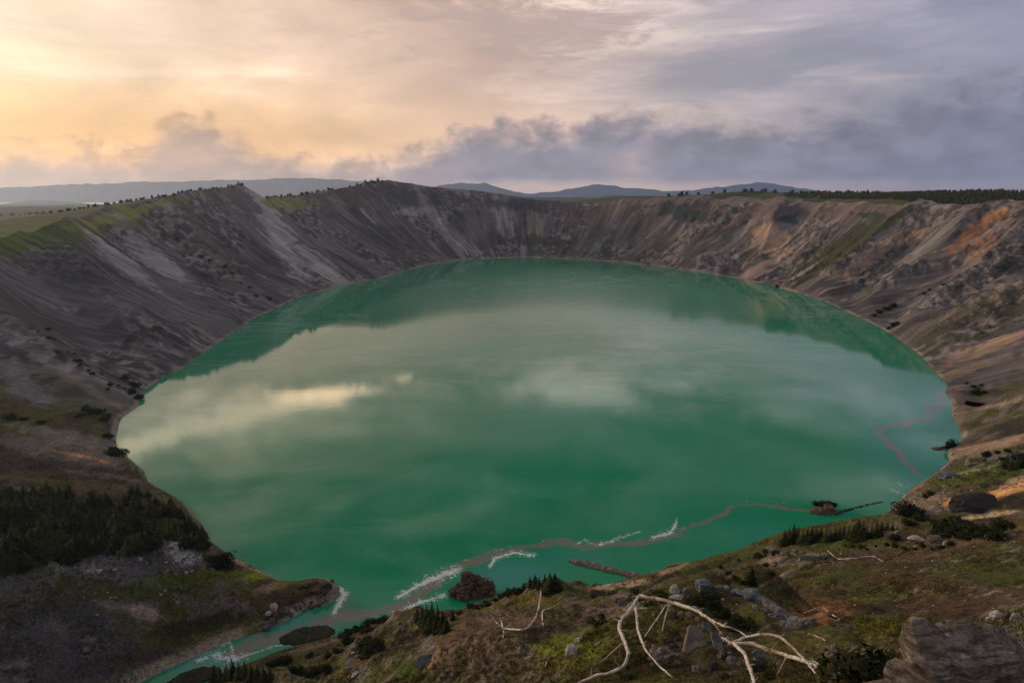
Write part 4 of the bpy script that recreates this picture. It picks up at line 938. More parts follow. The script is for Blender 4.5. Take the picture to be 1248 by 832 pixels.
# the plantation on the right plateau reads as one dark mass
def plantation():
    rg = random.Random(9); V = []; Fc = []
    def one(x, y, z, h):
        o = len(V); r = h*.36
        for lv, (zz, rr) in enumerate(((.05, 1.), (.38, .62), (.40, .8), (.70, .38), (.72, .5))):
            for k in range(6):
                a = k*1.047+rg.uniform(-.3, .3); q = rr*r*rg.uniform(.75, 1.25); V.append((x+math.cos(a)*q, y+math.sin(a)*q, z+h*(zz+rg.uniform(-.03, .03))))
        V.append((x, y, z+h))
        for lv in range(4):
            for k in range(6): Fc.append((o+lv*6+k, o+lv*6+(k+1) % 6, o+(lv+1)*6+(k+1) % 6, o+(lv+1)*6+k))
        for k in range(6): Fc.append((o+24+k, o+24+(k+1) % 6, o+30))
    cnt = 0
    ex = lambda j, d: (BX[j]+NX[j]*d, BY[j]+NY[j]*d)
    for _ in range(24000):
        j = rg.randrange(len(AN)); 
        if not (-.35 < AN[j] < 1.25): continue
        d = WID[j]+6+rg.random()**1.5*230; x, y = ex(j, d); px, py, dp = proj(x, y, 118.)
        lim = np.interp(px, [940, 1000, 1090, 1130, 1400], [60, 45, 25, 10, 4])
        if px < 955 or px > 1450 or d < WID[j]+lim or y < 200: continue
        if px < 1090 and rg.random() < .08: continue
        z = ground_z(x, y); one(x, y, z-.3, rg.uniform(4.2, 7.)*(1 if px > 1090 else .85)); cnt += 1
        if cnt >= 4600: break
    print('plantation', cnt)
    o = mesh_obj('forest', V, Fc, M_CON, smooth=False); tag(o, 'dense dark plantation covering the plateau behind the right rim', 'forest', kind='stuff')
plantation()
print('plants', round(time.time()-T0, 1))
# ------------------------------------------------------------------ rocks
from mathutils import noise as mnoise
def rock_mesh(name, seed, mat, sub=3, cuts=9, sq=(1, 1, .75), rough=.10, boxy=0.):
    rg = random.Random(seed); bm = bmesh.new(); bmesh.ops.create_icosphere(bm, subdivisions=sub, radius=.5)
    pl = [(Vector((rg.gauss(0, 1), rg.gauss(0, 1), rg.gauss(0, .8))).normalized(), rg.uniform(.26, .42)) for _ in range(cuts)]
    off = Vector((seed*3.1, seed*1.7, seed*.9))
    for v in bm.verts:
        p = v.co.copy()
        if boxy:
            k = max(abs(p.x), abs(p.y), abs(p.z)); p = p.lerp(p*(.5/k)*.85, boxy)
        for n, d in pl:
            e = p.dot(n)-d
            if e > 0: p -= n*e*.9
        f = mnoise.fractal(p*3.5+off, .9, 2.1, 5)*rough + mnoise.fractal(p*10+off, .9, 2.1, 3)*rough*.3
        p += v.co.normalized()*f
        v.co = Vector((p.x*sq[0], p.y*sq[1], p.z*sq[2]))
    me = bpy.data.meshes.new(name); bm.to_mesh(me); bm.free(); me.materials.append(mat)
    me.polygons.foreach_set('use_smooth', [sub > 3]*len(me.polygons)); return me
LIB = {}
for key, mat in (('grey', M_GREY), ('pale', M_PALE), ('tan', M_TANR), ('dark', M_DARK), ('blue', M_BLUE), ('brown', M_BROWN)):
    LIB[key] = [rock_mesh('rock_'+key, 10+i+len(key)*7, mat, 3, 10, (1, rg_, .7)) for i, rg_ in enumerate((.8, 1., .65, .9))]
def put(name, me, p, size, label, cat, group=None, rz=None, tilt=0., sink=.25, kind=None):
    """size = (x, y, z) metres; sits on the ground at p"""
    o = bpy.data.objects.new(name, me); COL.objects.link(o); sz = size if isinstance(size, tuple) else (size,)*3
    o.scale = sz; o.location = (p[0], p[1], p[2]+sz[2]*(.35-sink)); o.rotation_euler = (tilt, tilt*.5, random.uniform(0, 6.3) if rz is None else rz); tag(o, label, cat, group, kind); return o
def rock_px(x, y, wp, col, label, group=None, name='rock', cat='rock', hk=1., sink=.25, rz=None):
    h = hit(x, y, False)
    if not h: return None
    s = wp*mpp(h[0]); me = random.choice(LIB[col]); k = 1.05 if 'outcrop' not in label else 1.5
    return put(name, me, h[0], (s*k, s*k*random.uniform(.8, 1.1), s*hk), label, cat, group, rz, random.uniform(-.15, .15), sink)
def hero_rock(x, y, wp, hp, mat, label, seed, cuts=8, dk=.8, boxy=0., rough=.1, rz=0., name='boulder', sub=5, tilt=0.):
    h = hit(x, y, False); s = mpp(h[0]); me = rock_mesh(name, seed, mat, sub, cuts, (1, 1, 1), rough, boxy)
    return put(name, me, h[0], (wp*s*1.12, wp*s*dk, hp*s*1.25), label, 'boulder', None, rz, tilt, .2)

def blob_rock(name, ell, mat, voxel, rough, seed, freq=.6, loc=(0, 0, 0), strata=None, smooth=True, sdir=(0, 0, 1), blocky=0., bsize=1., cuts=0):
    """one rock body grown out of overlapping lumps, weathered by noise; coordinates relative to loc"""
    bm = bmesh.new()
    for (x, y, z, rx, ry, rz) in ell:
        g = bmesh.ops.create_icosphere(bm, subdivisions=4, radius=1.0)
        for v in g['verts']: v.co = Vector((x+v.co.x*rx, y+v.co.y*ry, z+v.co.z*rz))
    me = bpy.data.meshes.new(name+'_raw'); bm.to_mesh(me); bm.free(); o = bpy.data.objects.new(name+'_raw', me); COL.objects.link(o)
    md = o.modifiers.new('r', 'REMESH'); md.mode = 'VOXEL'; md.voxel_size = voxel; sm = o.modifiers.new('s', 'SMOOTH'); sm.iterations = 6; sm.factor = .6
    dg = bpy.context.evaluated_depsgraph_get(); out = bpy.data.meshes.new_from_object(o.evaluated_get(dg)); bpy.data.objects.remove(o); bpy.data.meshes.remove(me)
    if cuts:
        co = np.array([v.co[:] for v in out.vertices]); rc = np.random.default_rng(seed)
        for _ in range(cuts):
            nv = rc.normal(size=3); nv[1] = -abs(nv[1])*.8; nv[2] = abs(nv[2]); nv /= np.linalg.norm(nv); pr = co@nv; vis = pr[co[:, 2] > -.3*np.ptp(co[:, 2])*.2]; d = np.quantile(vis, rc.uniform(.90, .985)); e = np.maximum(pr-d, 0); co -= nv[None]*(e*.93)[:, None]
        for v, c_ in zip(out.vertices, co): v.co = c_
        out.update()
    n = len(out.vertices); off = Vector((seed*2.3, seed*1.1, seed*.7)); nrm = [v.normal.copy() for v in out.vertices]
    for v, nn in zip(out.vertices, nrm):
        p = v.co
        sdv = Vector(sdir).normalized(); q = (p+sdv*p.dot(sdv)*((strata or 1.)-1.))*freq
        f = (mnoise.ridged_multi_fractal(q+off, .9, 2.1, 5, 1., 2.)-1.1)*.5*rough + mnoise.fractal(q*4+off, .8, 2.1, 4)*rough*.35
        if blocky:
            qb = (p+sdv*p.dot(sdv)*.9)/bsize+off; ds, ps = mnoise.voronoi(qb+mnoise.noise_vector(qb*1.3)*.25); e = ds[1]-ds[0]
            f += blocky*((mnoise.noise(ps[0]*3.7)*1.1) - .9*max(0., 1-e/.16)); 
        v.co = p+nn*f
    out.name = name; out.materials.clear(); out.materials.append(mat); out.polygons.foreach_set('use_smooth', [smooth]*len(out.polygons))
    ob = bpy.data.objects.new(name, out); COL.objects.link(ob); ob.location = loc; return ob
def on_lake(x, y): return Vector(on_plane(x, y, 0.))

# islet rock in the shallows, with two pools of water lying on its ledges
c = on_lake(574, 724); s = mpp(c)
isl = blob_rock('islet_rock', [(-1*s, 0, 3*s, 26*s, 13*s, 11*s), (-2*s, 2*s, 10*s, 12*s, 10*s, 20*s), (-16*s, -3*s, 1*s, 12*s, 8*s, 10*s), (16*s, 3*s, 4*s, 14*s, 10*s, 14*s), (4*s, 4*s, 10*s, 14*s, 9*s, 12*s), (20*s, -2*s, 0, 9*s, 7*s, 9*s)], M_BROWN, .32, 1.3, 3, .28, c, 1.4, False, (.3, 0, .95), .9, 4.5)
tag(isl, 'craggy brown islet rock with two small pools on top', 'islet')
def pool(px, py, rx, ry, seed):
    # finds the ledge of the islet under that pixel
    dgx = bpy.context.evaluated_depsgraph_get(); bv = BVHTree.FromObject(isl, dgx); d = ray(px, py).normalized(); p, n, i, t = bv.ray_cast(EYE-isl.location, d, 1000)
    if p is None: return
    V = [(p.x, p.y, p.z+.12)]; n_ = 28
    for rad, dz in ((1., .12), (1.12, -.5)):
        for k in range(n_):
            a = 2*math.pi*k/n_; q = rad*(1+.18*math.sin(a*3+seed)+.1*math.sin(a*5+seed*2)); V.append((p.x+math.cos(a)*rx*q, p.y+math.sin(a)*ry*q, p.z+dz))
    Fc = [(0, 1+k, 1+(k+1) % n_) for k in range(n_)]+[(1+k, 1+n_+k, 1+n_+(k+1) % n_, 1+(k+1) % n_) for k in range(n_)]
    o = mesh_obj('pool', V, Fc, M_POOL, isl, False); 
pool(586, 698, 7.5*s, 3.6*s, 1); pool(595, 706, 5*s, 3.*s, 4)
# dark oval islet and hump in the channel
for (x, y, wp, hp, dz, lab, a) in [(374, 774, 35, 9, .55, 'smooth dark oval islet lying in the channel', .30), (236, 826, 32, 15, .5, 'dark rounded hump at the foot of the channel', .5)]:
    c = on_lake(x, y); s = mpp(c); o = blob_rock('islet', [(0, 0, -.6*s, wp*s, wp*s*.52, hp*s*.42), (wp*s*.2, 0, 0, wp*s*.7, wp*s*.4, hp*s*.4)], M_MOSSY, .4, .7, 5+x % 3, .35, c); o.rotation_euler = (0, 0, a); tag(o, lab, 'islet')
# rocky islet with a long thin spit, right
c = on_lake(1004, 624); s = mpp(c)
o = blob_rock('rocky_islet', [(0, 0, 0, 19*s, 9*s, 4*s), (8*s, 3*s, 2*s, 9*s, 8*s, 6*s), (-8*s, 0, 1*s, 8*s, 6*s, 4.5*s)], M_BROWN, .5, 1.9, 8, .22, c); tag(o, 'low rocky islet joined to a long thin dark spit', 'islet')
sp = []; 
for i in range(15):
    q = i/14; p = on_lake(1018+q*60, 626-q*15-math.sin(q*3)*1.2) - c; sp.append((p.x, p.y, -.1, 4.2*s*.8*(1-.3*q), 3.*s*(1-.35*q), 2.6*s*(1-.4*q)))
g = blob_rock('spit', sp, M_DARK, .4, .5, 12, .4, (0, 0, 0)); g.parent = o
put_on = [(998,616,10),(1008,612,13),(1017,613,10),(1004,618,8)]
for x, y, wp in put_on:
    d = on_lake(x, 622); bush((d.x, d.y+2, 1.1), wp*s, 'dark shrub growing on the low rocky islet', 'shrubs on the low rocky islet')
# breakwater of heaped stones
c = on_lake(738, 693); el_ = []; rgb = random.Random(4)
for i in range(34):
    q = i/33; p = on_lake(697+q*84, 683.5+q*20+rgb.uniform(-.5, .5))-c; r0 = rgb.uniform(.85, 1.35); el_.append((p.x, p.y, .1, r0*1.3, r0*1.1, r0*.8))
o = blob_rock('breakwater', el_, M_TANR, .28, .6, 14, .8, c); tag(o, 'straight narrow stone breakwater running out into the cove', 'breakwater')

# the big foreground boulder
D0 = 13.0
def near_rel(px, py, d, c0): return Vector(pt(px, py, d))-c0
c0 = Vector(pt(1170, 832, D0)); u = D0/F
E = []
for (px, py, d, rx, ry, rz) in [(1128,790,12.9,27,30,36),(1124,772,13.0,20,24,19),(1190,815,13.3,66,50,58),(1172,800,13.0,46,40,44),(1215,822,13.6,60,50,52),(1255,838,13.8,60,50,52),(1100,828,12.6,22,26,23),(1130,850,12.8,40,40,50),(1300,870,14.,70,60,60),(1190,900,13.2,100,60,80),(1160,960,13.2,110,70,90)]:
    p = near_rel(px, py, d, c0); E.append((p.x, p.y, p.z, rx*u, ry*u, rz*u))
def boulder_mat():
    m, nt, *_ = new_mat('banded_boulder'); tcn = N(nt, 'ShaderNodeTexCoord').outputs['Object']
    mp = N(nt, 'ShaderNodeMapping'); L(nt, tcn, mp.inputs['Vector']); mp.inputs['Rotation'].default_value = (0, math.radians(38), 0); mp.inputs['Scale'].default_value = (1.1, 1.4, 7.5)
    st = noise(nt, mp.outputs[0], 1.4, 8, .72, .5); n1 = noise(nt, tcn, .9, 5, .6, .3); n2 = noise(nt, tcn, 7., 6, .7)
    c = mixc(nt, remap(nt, st, .38, .66), (.085,.062,.048), (.33,.28,.24)); c = mixc(nt, remap(nt, n1, .50, .66, 0, .75), c, (.06,.038,.024))
    c = mixc(nt, remap(nt, noise(nt, mp.outputs[0], .6, 6, .7, .8), .56, .68, 0, .8), c, (.50,.46,.43)); c = mixc(nt, math_n(nt, 'MULTIPLY', remap(nt, n2, .35, .65, 1, 0), .4), c, (.03,.02,.015))
    hb = math_n(nt, 'ADD', st, math_n(nt, 'MULTIPLY', n2, .3)); finish(nt, c, .85, hb, 1., .10, .2); return m
bd = blob_rock('boulder', E, boulder_mat(), .032, .04, 21, 2.4, c0, 1.1, True, (.62, 0, .78), .03, 1.6, 11); tag(bd, 'huge banded brown and grey boulder filling the lower right corner', 'boulder')
dgx = bpy.context.evaluated_depsgraph_get(); bvb = BVHTree.FromObject(bd, dgx)
for (x, y, wp, col, lab) in [(1142,771,8,'tan','small yellowish stone wedged on the huge boulder'),(1155,775,11,'pale','pale pebble in front of the yellowish stone on the huge boulder'),(1150,759,7,'brown','small brown stone on the saddle of the huge boulder')]:
    p, n, i, t = bvb.ray_cast(EYE-bd.location, ray(x, y).normalized(), 100)
    if p is not None: p = p+bd.location; s_ = wp*mpp(p); put('stone', random.choice(LIB[col]), p, (s_, s_, s_*.8), lab, 'stone', None, None, 0, .15)

# individually shaped stones of the foreground
hero_rock(809, 806, 32, 28, M_TANR, 'cracked grey-brown boulder left of the leaning stone slab', 31, 6, .8, .35, .16)
hero_rock(1188, 621, 56, 26, M_DARK, 'very large dark block of rock on the tan earth bank', 32, 4, .6, .55, .06)
hero_rock(1154, 582, 21, 10, M_BLUE, 'dark blue-grey rock at the edge of the right-hand green', 33, 6, .8, .3, .1)
hero_rock(1015, 803, 18, 24, M_TANR, 'upright tan rock left of the big dark bush', 34, 7, .7, .1, .1)
hero_rock(856, 719, 21, 17, M_BLUE, 'blue-grey block behind the pale stones on the brow', 35, 6, .8, .4, .08)
hero_rock(696, 797, 16, 17, M_PALE, 'round pale stone alone on the green slope', 36, 5, .9, 0, .06)
hero_rock(705, 782, 8, 8, M_PALE, 'small white stone just behind the round pale stone', 37, 6, .9, 0, .1)
hero_rock(823, 722, 13, 14, M_PALE, 'white upright stone highest on the brow above the dead tree', 38, 7, .7, .2, .1)
hero_rock(837, 724, 10, 11, M_BLUE, 'bluish pale stone right of the white upright stone', 39, 7, .8, .2, .1)
hero_rock(825, 729, 17, 6, M_PALE, 'flat white stone lying below the white upright stone', 40, 6, .6, .1, .1)
hero_rock(803, 727, 11, 6, M_PALE, 'narrow pale stone beside the bend of the dead tree', 41, 7, .6, 0, .1)
hero_rock(1213, 753, 20, 14, M_PALE, 'large white stone behind the huge boulder', 42, 5, .8, .1, .08)
hero_rock(1205, 755, 9, 10, M_TANR, 'tan stone touching the large white stone', 43, 7, .8, 0, .1)
hero_rock(1240, 753, 20, 9, M_PALE, 'long white stone at the right edge behind the huge boulder', 44, 6, .6, .1, .1)
hero_rock(1226, 754, 10, 9, M_BROWN, 'brown stone between the two white stones behind the boulder', 45, 7, .8, 0, .1)
hero_rock(530, 791, 7, 6, M_PALE, 'small white stone on the lip of the striped cliff', 46, 7, .8, .2, .1)
hero_rock(985, 760, 20, 10, M_TANR, 'brown rock under the bent white stick', 47, 7, .8, .1, .12)
hero_rock(1093, 654, 13, 13, M_TANR, 'upright tan rock in the rubble line', 48, 7, .8, .2, .12)
hero_rock(1117, 658, 18, 7, M_PALE, 'long pale rock in the rubble line', 49, 7, .6, 0, .12)
hero_rock(1139, 659, 18, 9, M_TANR, 'broad tan rock beside the shrub thicket', 50, 6, .6, 0, .12)
hero_rock(1153, 664, 7, 7, M_PALE, 'single white stone below the shrub thicket', 51, 6, .8, 0, .1)
hero_rock(1190, 566, 22, 12, M_TANR, 'rounded tan outcrop in the right-hand green', 52, 7, .8, .1, .12)
hero_rock(1207, 655, 12, 11, M_TANR, 'reddish tan rock at the right end of the shrub thicket', 53, 7, .8, .1, .12)
hero_rock(323, 765, 12, 11, M_GREY, 'grey boulder where the grassy bank meets the channel', 54, 7, .8, .1, .1)
hero_rock(334, 742, 11, 9, M_PALE, 'largest white stone on the rocky spit', 55, 7, .8, .1, .1)
hero_rock(327, 748, 8, 6, M_PALE, 'second white stone, just left of the largest on the spit', 56, 7, .8, .1, .1)
hero_rock(349, 746, 7, 7, M_GREY, 'light grey stone right of the white stones on the spit', 57, 7, .8, .1, .1)
hero_rock(108, 792, 24, 22, M_GREY, 'grey rock in the dark lower left slope', 58, 7, .8, .2, .12)
hero_rock(22, 826, 34, 22, M_GREY, 'grey-brown angular rock in the bottom left corner', 59, 7, .8, .3, .12)
hero_rock(1143, 550, 18, 7, M_BROWN, 'low dark red rock at the right-hand water edge', 60, 6, .8, 0, .1)
# pale block of masonry and the rubble heap beside it
def block():
    h = hit(991, 683, False); s = mpp(h[0]); o = empty('stone_block', h[0], math.radians(-4)); tag(o, 'long pale block of masonry beside the rubble heap', 'stone block')
    for (x, w_, hh, nm) in ((-4.5, 24, 10, 'block_body'), (11.5, 8, 12, 'block_end')):
        me = rock_mesh(nm, int(70+x), M_BLOCK, 5, 3, (1, 1, 1), .05, .97); q = child(nm, me, o); q.location = (x*s, 0, hh*s*.3); q.scale = (w_*s*1.15, 9*s, hh*s*1.3)
block()
STUFF_V = []; STUFF_F = []; STUFF_M = []
def specks(lst, cols):
    for x, y, wp in lst:
        h = hit(x, y, False)
        if not h: continue
        c = random.choice(cols); me = TINY[c]; s_ = wp*mpp(h[0]); a = random.uniform(0, 6.3); ca, sa = math.cos(a), math.sin(a); o0 = len(STUFF_V); p = h[0]; mi = list(TINY).index(c)
        for v in me.vertices: STUFF_V.append((p.x+(v.co.x*ca-v.co.y*sa)*s_, p.y+(v.co.x*sa+v.co.y*ca)*s_, p.z+v.co.z*s_*.8+.1*s_))
        for f in me.polygons: STUFF_F.append(tuple(q+o0 for q in f.vertices)); STUFF_M.append(mi)
TINY = {k: rock_mesh('tiny_'+k, 90+i, m_, 2, 7, (1, .85, .7)) for i, (k, m_) in enumerate((('pale', M_PALE), ('tan', M_TANR), ('grey', M_GREY), ('dark', M_DARK), ('brown', M_BROWN)))}
def many(lst, cols, label, group, hk=(.6, 1.)):
    for x, y, wp in lst: rock_px(x, y, wp, random.choice(cols), label, group, hk=random.uniform(*hk))
U = random.uniform
many([(U(940, 970), U(671, 690), U(4, 9)) for _ in range(26)], ['tan', 'tan', 'grey'], 'tan stone in the rubble heap beside the pale block', 'stones of the rubble heap')
many([(895,721,9),(904,724,14),(911,729,9),(917,727,19),(925,733,13),(931,734,15),(938,739,16),(933,744,10),(946,744,17),(953,749,16),(948,753,11),(961,754,16),(969,759,14),(975,763,11),(941,751,9),(955,760,9),(964,763,10),(921,741,10),(886,717,8),(878,716,7)], ['grey', 'grey', 'blue'], 'grey rock in the jagged outcrop below the footpath', 'rocks of the jagged grey outcrop', (.8, 1.2))
many([(U(325, 405), 0, U(3, 7)) for _ in range(0)], ['dark'], '', '')
sl = []
for i in range(50):
    q = random.random(); x = 322+q*76; sl.append((x, 757-q*26+U(-5, 5), U(3, 7.5)))
many(sl, ['dark', 'dark', 'grey', 'brown'], 'dark wet rock heaped along the rocky spit', 'dark rocks of the spit')
many([(382,711,12),(392,712,13),(400,715,12),(374,714,11),(396,722,10),(385,720,12),(366,716,10),(404,709,8)], ['dark', 'brown'], 'large dark rock at the tip of the rocky spit', 'rocks at the tip of the spit')
many([(U(60, 250), U(668, 700), U(3, 9)) for _ in range(32)], ['grey', 'grey', 'pale'], 'grey rock in the broken cliff below the wood', 'rocks in the cliff below the wood')
many([(U(100, 240), U(715, 750), U(2, 6)) for _ in range(26)], ['pale', 'tan', 'grey'], 'pale stone scattered on the left meadow', 'stones on the left meadow')
many([(U(1055, 1245), U(649, 662), U(2.5, 6)) for _ in range(34)], ['tan', 'pale', 'brown', 'grey'], 'small stone in the rubble line across the right-hand field', 'stones in the rubble line')
specks([(U(1010, 1245), U(665, 745), U(1.2, 3.4)) for _ in range(70)], ['tan', 'pale', 'grey'])
specks([(U(1110, 1248), U(553, 600), U(2, 5)) for _ in range(34)], ['tan', 'pale', 'grey'])
specks([(U(1112, 1150), U(600, 625), U(2, 5)) for _ in range(24)], ['tan', 'pale'])
specks([(U(420, 520), U(755, 800), U(2, 5)) for _ in range(26)]+[(U(380, 460), U(772, 790), U(2, 5)) for _ in range(18)], ['tan', 'grey', 'brown'])
many([(429,808,15),(424,816,12),(436,801,10),(430,796,6),(433,822,13),(426,826,9)], ['grey', 'blue', 'pale'], 'grey stone in the little stack at the bottom bank', 'stones of the little stack')
many([(U(770, 900), U(712, 750), U(2.5, 8)) for _ in range(34)], ['tan', 'grey', 'pale', 'grey'], 'small stone on the brow above the dead tree', 'stones on the brow')
many([(U(700, 1000), U(770, 830), U(2.5, 8)) for _ in range(36)], ['tan', 'brown', 'grey', 'dark'], 'small stone on the slope under the dead tree', 'stones under the dead tree')
many([(808,739,9),(818,744,11),(829,748,10),(840,750,12),(851,754,9),(846,741,9),(862,764,10),(828,738,8),(876,790,12),(890,796,10)], ['pale', 'blue', 'tan'], 'pale angular stone in the pile behind the leaning slab', 'pale stones behind the leaning slab', (.5, .8))
many([(U(810, 860), U(752, 790), U(7, 15)) for _ in range(12)]+[(880,800,18),(893,806,20),(905,812,16),(925,806,18),(940,812,14),(870,812,20),(850,818,22)], ['dark', 'brown', 'grey'], 'dark rock in the jumble round the leaning slab', 'rocks round the leaning slab')
tal = []
for i in range(90):
    q = random.random(); x = 1100+q*148; tal.append((x, 412-q*52+random.gauss(0, 9), U(1.2, 3)))
specks(tal, ['pale', 'grey'])
specks([(U(600, 760), U(309, 313.5), U(1, 2.5)) for _ in range(18)]+[(690,291,5),(727,311,3),(733,311,3)], ['pale', 'grey'])
specks([(U(1140, 1172), U(560, 575), U(2, 5)) for _ in range(12)]+[(U(1148, 1165), U(474, 545), U(1.5, 4)) for _ in range(22)], ['tan', 'grey', 'dark'])
specks([(U(800, 1000), U(655, 700), U(1.5, 4)) for _ in range(30)], ['tan', 'grey', 'dark'])
specks([(U(560, 720), U(728, 790), U(1.5, 4.5)) for _ in range(40)], ['tan', 'grey', 'brown'])

_o = mesh_obj('scattered_stones', STUFF_V, STUFF_F, [M_PALE, M_TANR, M_GREY, M_DARK, M_BROWN], smooth=False); _o.data.polygons.foreach_set('material_index', STUFF_M); tag(_o, 'small loose stones strewn over banks, fields and scree', 'stones', kind='stuff')
# flat slabs: polygon of pixels with a distance factor in front of the ground
def slab(poly, label, mat, thick=.25, f=.985, df=None, name='stone_slab'):
    P3 = []
    hc = hit(sum(p[0] for p in poly)/len(poly), sum(p[1] for p in poly)/len(poly), False); dc = depth_of(hc[0])*f
    for i, (x, y) in enumerate(poly): P3.append(Vector(pt(x, y, dc+(df[i] if df else (416+350-y)*.02))))
    cen = sum(P3, Vector())/len(P3); nrm = (P3[1]-P3[0]).cross(P3[2]-P3[0]).normalized()
    if nrm.dot(EYE-cen) < 0: nrm = -nrm
    bm = bmesh.new(); vs = [bm.verts.new(p-cen) for p in P3]; fc = bm.faces.new(vs); r = bmesh.ops.extrude_face_region(bm, geom=[fc])
    bmesh.ops.translate(bm, verts=[g for g in r['geom'] if isinstance(g, bmesh.types.BMVert)], vec=-nrm*thick)
    bmesh.ops.bevel(bm, geom=bm.edges[:], offset=.05, segments=2, affect='EDGES'); bmesh.ops.triangulate(bm, faces=bm.faces[:])
    bmesh.ops.subdivide_edges(bm, edges=[e for e in bm.edges if e.calc_length() > .35], cuts=4, use_grid_fill=True); bmesh.ops.recalc_face_normals(bm, faces=bm.faces[:])
    for v in bm.verts: v.co += nrm*mnoise.fractal(v.co*1.3+cen, .9, 2.1, 4)*.09
    me = bpy.data.meshes.new(name); bm.to_mesh(me); bm.free(); me.materials.append(mat); o = bpy.data.objects.new(name, me); COL.objects.link(o); o.location = cen; tag(o, label, 'stone slab'); return o
M_SLAB = rock_mat('slab_stone', (.17,.145,.12), (.25,.215,.175), (.30,.26,.19), .35, None, .06)
slab([(841,759.5),(856,766),(868,801.5),(833,795)], 'flat grey-brown trapezoid slab leaning under the dead tree', M_SLAB, .45, .97, (1.2, 1.2, -.6, -.6))
slab([(857,756),(869,763),(866,770),(856,766)], 'small torn blue-grey slab above the leaning slab', M_BLUE, .2, .97)
slab([(866,768),(878,775),(885,799),(871,789)], 'narrow blue-grey slab just right of the leaning slab', M_BLUE, .3, .965)
slab([(916,795),(924,790),(934,796),(931,801),(921,801)], 'small blue-grey slab under the forked dead branch', M_BLUE, .3, .97)
slab([(696,736),(706,735),(718,756),(706,751)], 'flat pale grey slab on the side of the pointed knoll', M_SLAB, .3, .985)
slab([(753,731),(762,730),(771,738),(763,745),(754,739)], 'blue-grey slab behind the left bend of the dead tree', M_BLUE, .4, .96)
slab([(505,813),(506.5,804),(512,798),(528,796),(523,806),(514,814)], 'rounded blue-grey slab left of the striped cliff', M_BLUE, .5, .97)

# ------------------------------------------------------------------ dead wood
def tube_geo(P3, R3, seg=10, seed=0, sub=5):
    P3 = [Vector(p) for p in P3]; n = len(P3); pts = []; rad = []
    for i in range(n-1):
        a, b, c_, d = P3[max(i-1, 0)], P3[i], P3[i+1], P3[min(i+2, n-1)]
        for k in range(sub):
            t = k/sub; pts.append(.5*((2*b)+(c_-a)*t+(2*a-5*b+4*c_-d)*t*t+(-a+3*b-3*c_+d)*t**3)); rad.append(R3[i]+(R3[i+1]-R3[i])*t)
    pts.append(P3[-1]); rad.append(R3[-1]); V = []; Fc = []; m = len(pts)
    up = Vector((0, 0, 1))
    if m > 6: pts = [p+mnoise.noise_vector(p*(.22/max(rad[0], .05))+Vector((seed, 0, 0)))*rad[0]*.55*(0 < i < m-1) for i, p in enumerate(pts)]
    for i, p in enumerate(pts):
        tg = (pts[min(i+1, m-1)]-pts[max(i-1, 0)]).normalized(); s_ = tg.cross(up); s_ = s_.normalized() if s_.length > .05 else Vector((1, 0, 0)); q = s_.cross(tg)
        for k in range(seg):
            a = 2*math.pi*k/seg; rr = rad[i]*(1+.45*mnoise.noise(Vector((math.cos(a)*1.4, math.sin(a)*1.4, i*.33+seed*7))))
            V.append(p+s_*math.cos(a)*rr+q*math.sin(a)*rr)
        if i: 
            o = (i-1)*seg
            for k in range(seg): Fc.append((o+k, o+(k+1) % seg, o+seg+(k+1) % seg, o+seg+k))
    Fc.append(tuple(range(seg))[::-1]); Fc.append(tuple(range((m-1)*seg, m*seg))); return V, Fc
def limb3(pts, f, lin=False):
    """pixels -> points that hover a little over the ground; f = fraction of the sight line"""
    out = []
    for i, (x, y) in enumerate(pts):
        ff = f[i] if isinstance(f, (list, tuple)) else f; h = hit(x, y, False); p = EYE+(h[0]-EYE)*ff; out.append(p)
    if lin:
        a, b = (out[0]-EYE).length, (out[-1]-EYE).length; n = len(out)
        return [EYE+(p-EYE).normalized()*min((p-EYE).length*.985, (a+(b-a)*i/(n-1))*.975) for i, p in enumerate(out)]
    # even out jumps in distance along the limb
    D_ = [(p-EYE).length for p in out]; Dm = [sum(D_[max(0, i-2):i+3])/len(D_[max(0, i-2):i+3]) for i in range(len(D_))]
    return [EYE+(p-EYE).normalized()*min(a, b*1.0) for p, a, b in zip(out, D_, Dm)]
def dead_wood(name, label, cat, limbs, twigs=0, seed=1):
    root = None; rg = random.Random(seed)
    for k, (nm, pts, w, f) in enumerate(limbs):
        P3 = limb3(pts, f, name == 'driftwood' and nm == 'trunk')
        if root is None: base = P3[0].copy(); root = empty(name, base); tag(root, label, cat)
        R3 = [.5*mpp(p)*ww for p, ww in zip(P3, np.interp(np.linspace(0, 1, len(P3)), np.linspace(0, 1, len(w)), w)*.78)]
        V, Fc = tube_geo([p-base for p in P3], R3, 10, seed+k)
        if nm in ('trunk', 'branch') and twigs:
            TV = V; TF = Fc
            for _ in range(twigs):
                i = rg.randrange(len(P3)-1); a = P3[i]-base; L0 = R3[i]*rg.uniform(2.8, 7.); d = Vector((rg.uniform(-1, 1), rg.uniform(-.6, .6), rg.uniform(-.3, 1))).normalized()
                v, f_ = tube_geo([a, a+d*L0*.5+Vector((0, 0, rg.uniform(-.1, .1)))*L0, a+d*L0], [R3[i]*.28, R3[i]*.18, R3[i]*.06], 5, 1, 2); o0 = len(TV); TV += v; TF += [tuple(q+o0 for q in ff) for ff in f_]
        mesh_obj(nm, V, Fc, M_WOOD, root, True)
    return root
